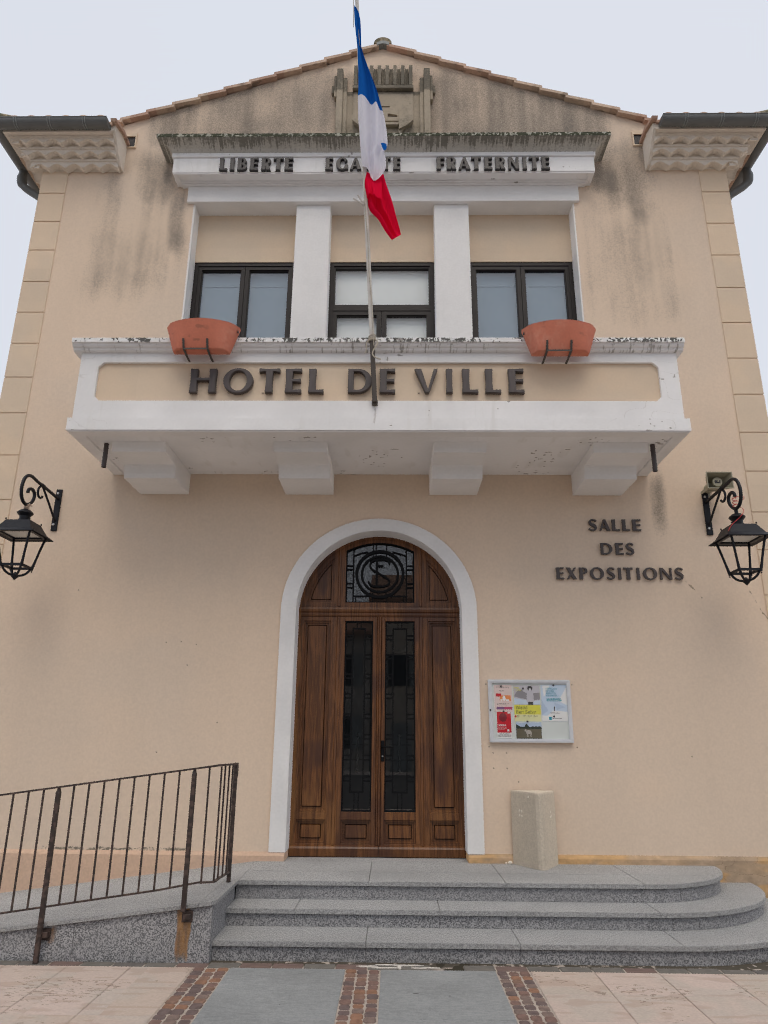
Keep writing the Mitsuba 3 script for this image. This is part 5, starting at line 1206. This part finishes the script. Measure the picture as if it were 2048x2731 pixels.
obj('red_stripe', cloth_mesh(r2l, r2r, [r2l[0], (-0.08, 7.23), r2r[0]], r2b, lambda U, V_, X, Z: folds(U, X, Z, 0.8) * (1 - V_ ** 8) * np.clip(V_ * 3, 0, 1) + 0.045 + 0.02 * np.sin(np.pi * U) * np.sin(V_ * 2.6) - 0.04 * np.sin(np.pi * U) * V_ ** 8), 'flag_red', fg, smooth=True)
obj('red_stripe', cloth_mesh(r1l, r1r, [r1l[0], (-0.09, 7.22), r1r[0]], r1b, lambda U, V_, X, Z: folds(U, X, Z, 0.3) * V_ + 0.035 * (1 - V_) - 0.060 * V_ * np.sin(np.pi * U)), 'flag_red', fg, smooth=True)
obj('blue_stripe', cloth_mesh([(0.0, 7.492), (0.012, 7.45), (0.028, 7.415)], [(0.056, 7.490), (0.062, 7.46), (0.055, 7.432)], [(0.0, 7.492), (0.03, 7.498), (0.056, 7.490)], [(0.028, 7.415), (0.042, 7.418), (0.055, 7.432)], lambda U, V_, X, Z: -0.055 + 0.01 * U), 'flag_blue', fg, smooth=True)

# ------------------------------------------------------------------ houses across the square (behind the camera; the door glass mirrors them)
for nm, cl in (('house_render', (0.40, 0.36, 0.30)), ('house_render_grey', (0.34, 0.32, 0.29)), ('house_roof', (0.22, 0.13, 0.09)), ('shutter_paint', (0.20, 0.22, 0.22))):
    mat(nm, (lambda c: lambda p, n, uv: mi.Color3f(*c) * (0.85 + 0.3 * fbm(p.x * 1.5, p.z * 1.5, p.y * 1.5)))(cl), 0.9)


def house(x0, x1, y, zeave, zridge, depth, m, label, chim):
    k = thing('terraced_house', label, 'house', 'houses across the square')
    obj('wall', box(x0, x1, y - depth, y, -0.1, zeave), m, k)
    r_ = obj('roof', hull([(x, yy, z) for x in (x0 - 0.2, x1 + 0.2) for yy, z in ((y + 0.45, zeave - 0.05), (y + 0.45, zeave + 0.12), (y - depth / 2, zridge), (y - depth - 0.4, zeave - 0.05))]), 'house_roof', k)
    if chim: obj('chimney', box(chim, chim + 0.8, y - depth / 2 - 0.4, y - depth / 2 + 0.4, zeave, zridge + 0.9), m, k)
    n = int((x1 - x0) / 2.6)
    for i in range(n):
        xc2 = x0 + (i + 0.5) * (x1 - x0) / n
        for z in np.arange(1.0 if i else 3.9, zeave - 1.6, 2.9):
            w_ = obj('window', box(xc2 - 0.5, xc2 + 0.5, y - 0.05, y + 0.02, z, z + 1.5), 'room_dark', k)
            for s_ in (-1, 1): obj('shutter', box(xc2 + s_ * 0.76 - 0.25, xc2 + s_ * 0.76 + 0.25, y + 0.005, y + 0.05, z - 0.02, z + 1.52), 'shutter_paint', w_)
    obj('door', box(x0 + 0.9, x0 + 1.9, y - 0.05, y + 0.03, 0.0, 2.2), 'shutter_paint', k)


house(-0.9, 9.5, -27.0, 8.0, 10.4, 9.0, 'house_render', 'tall rendered house with a chimney across the square', 1.2)
house(-12.0, -1.0, -27.0, 6.4, 8.0, 9.0, 'house_render_grey', 'low grey house beside the tall one across the square', None)
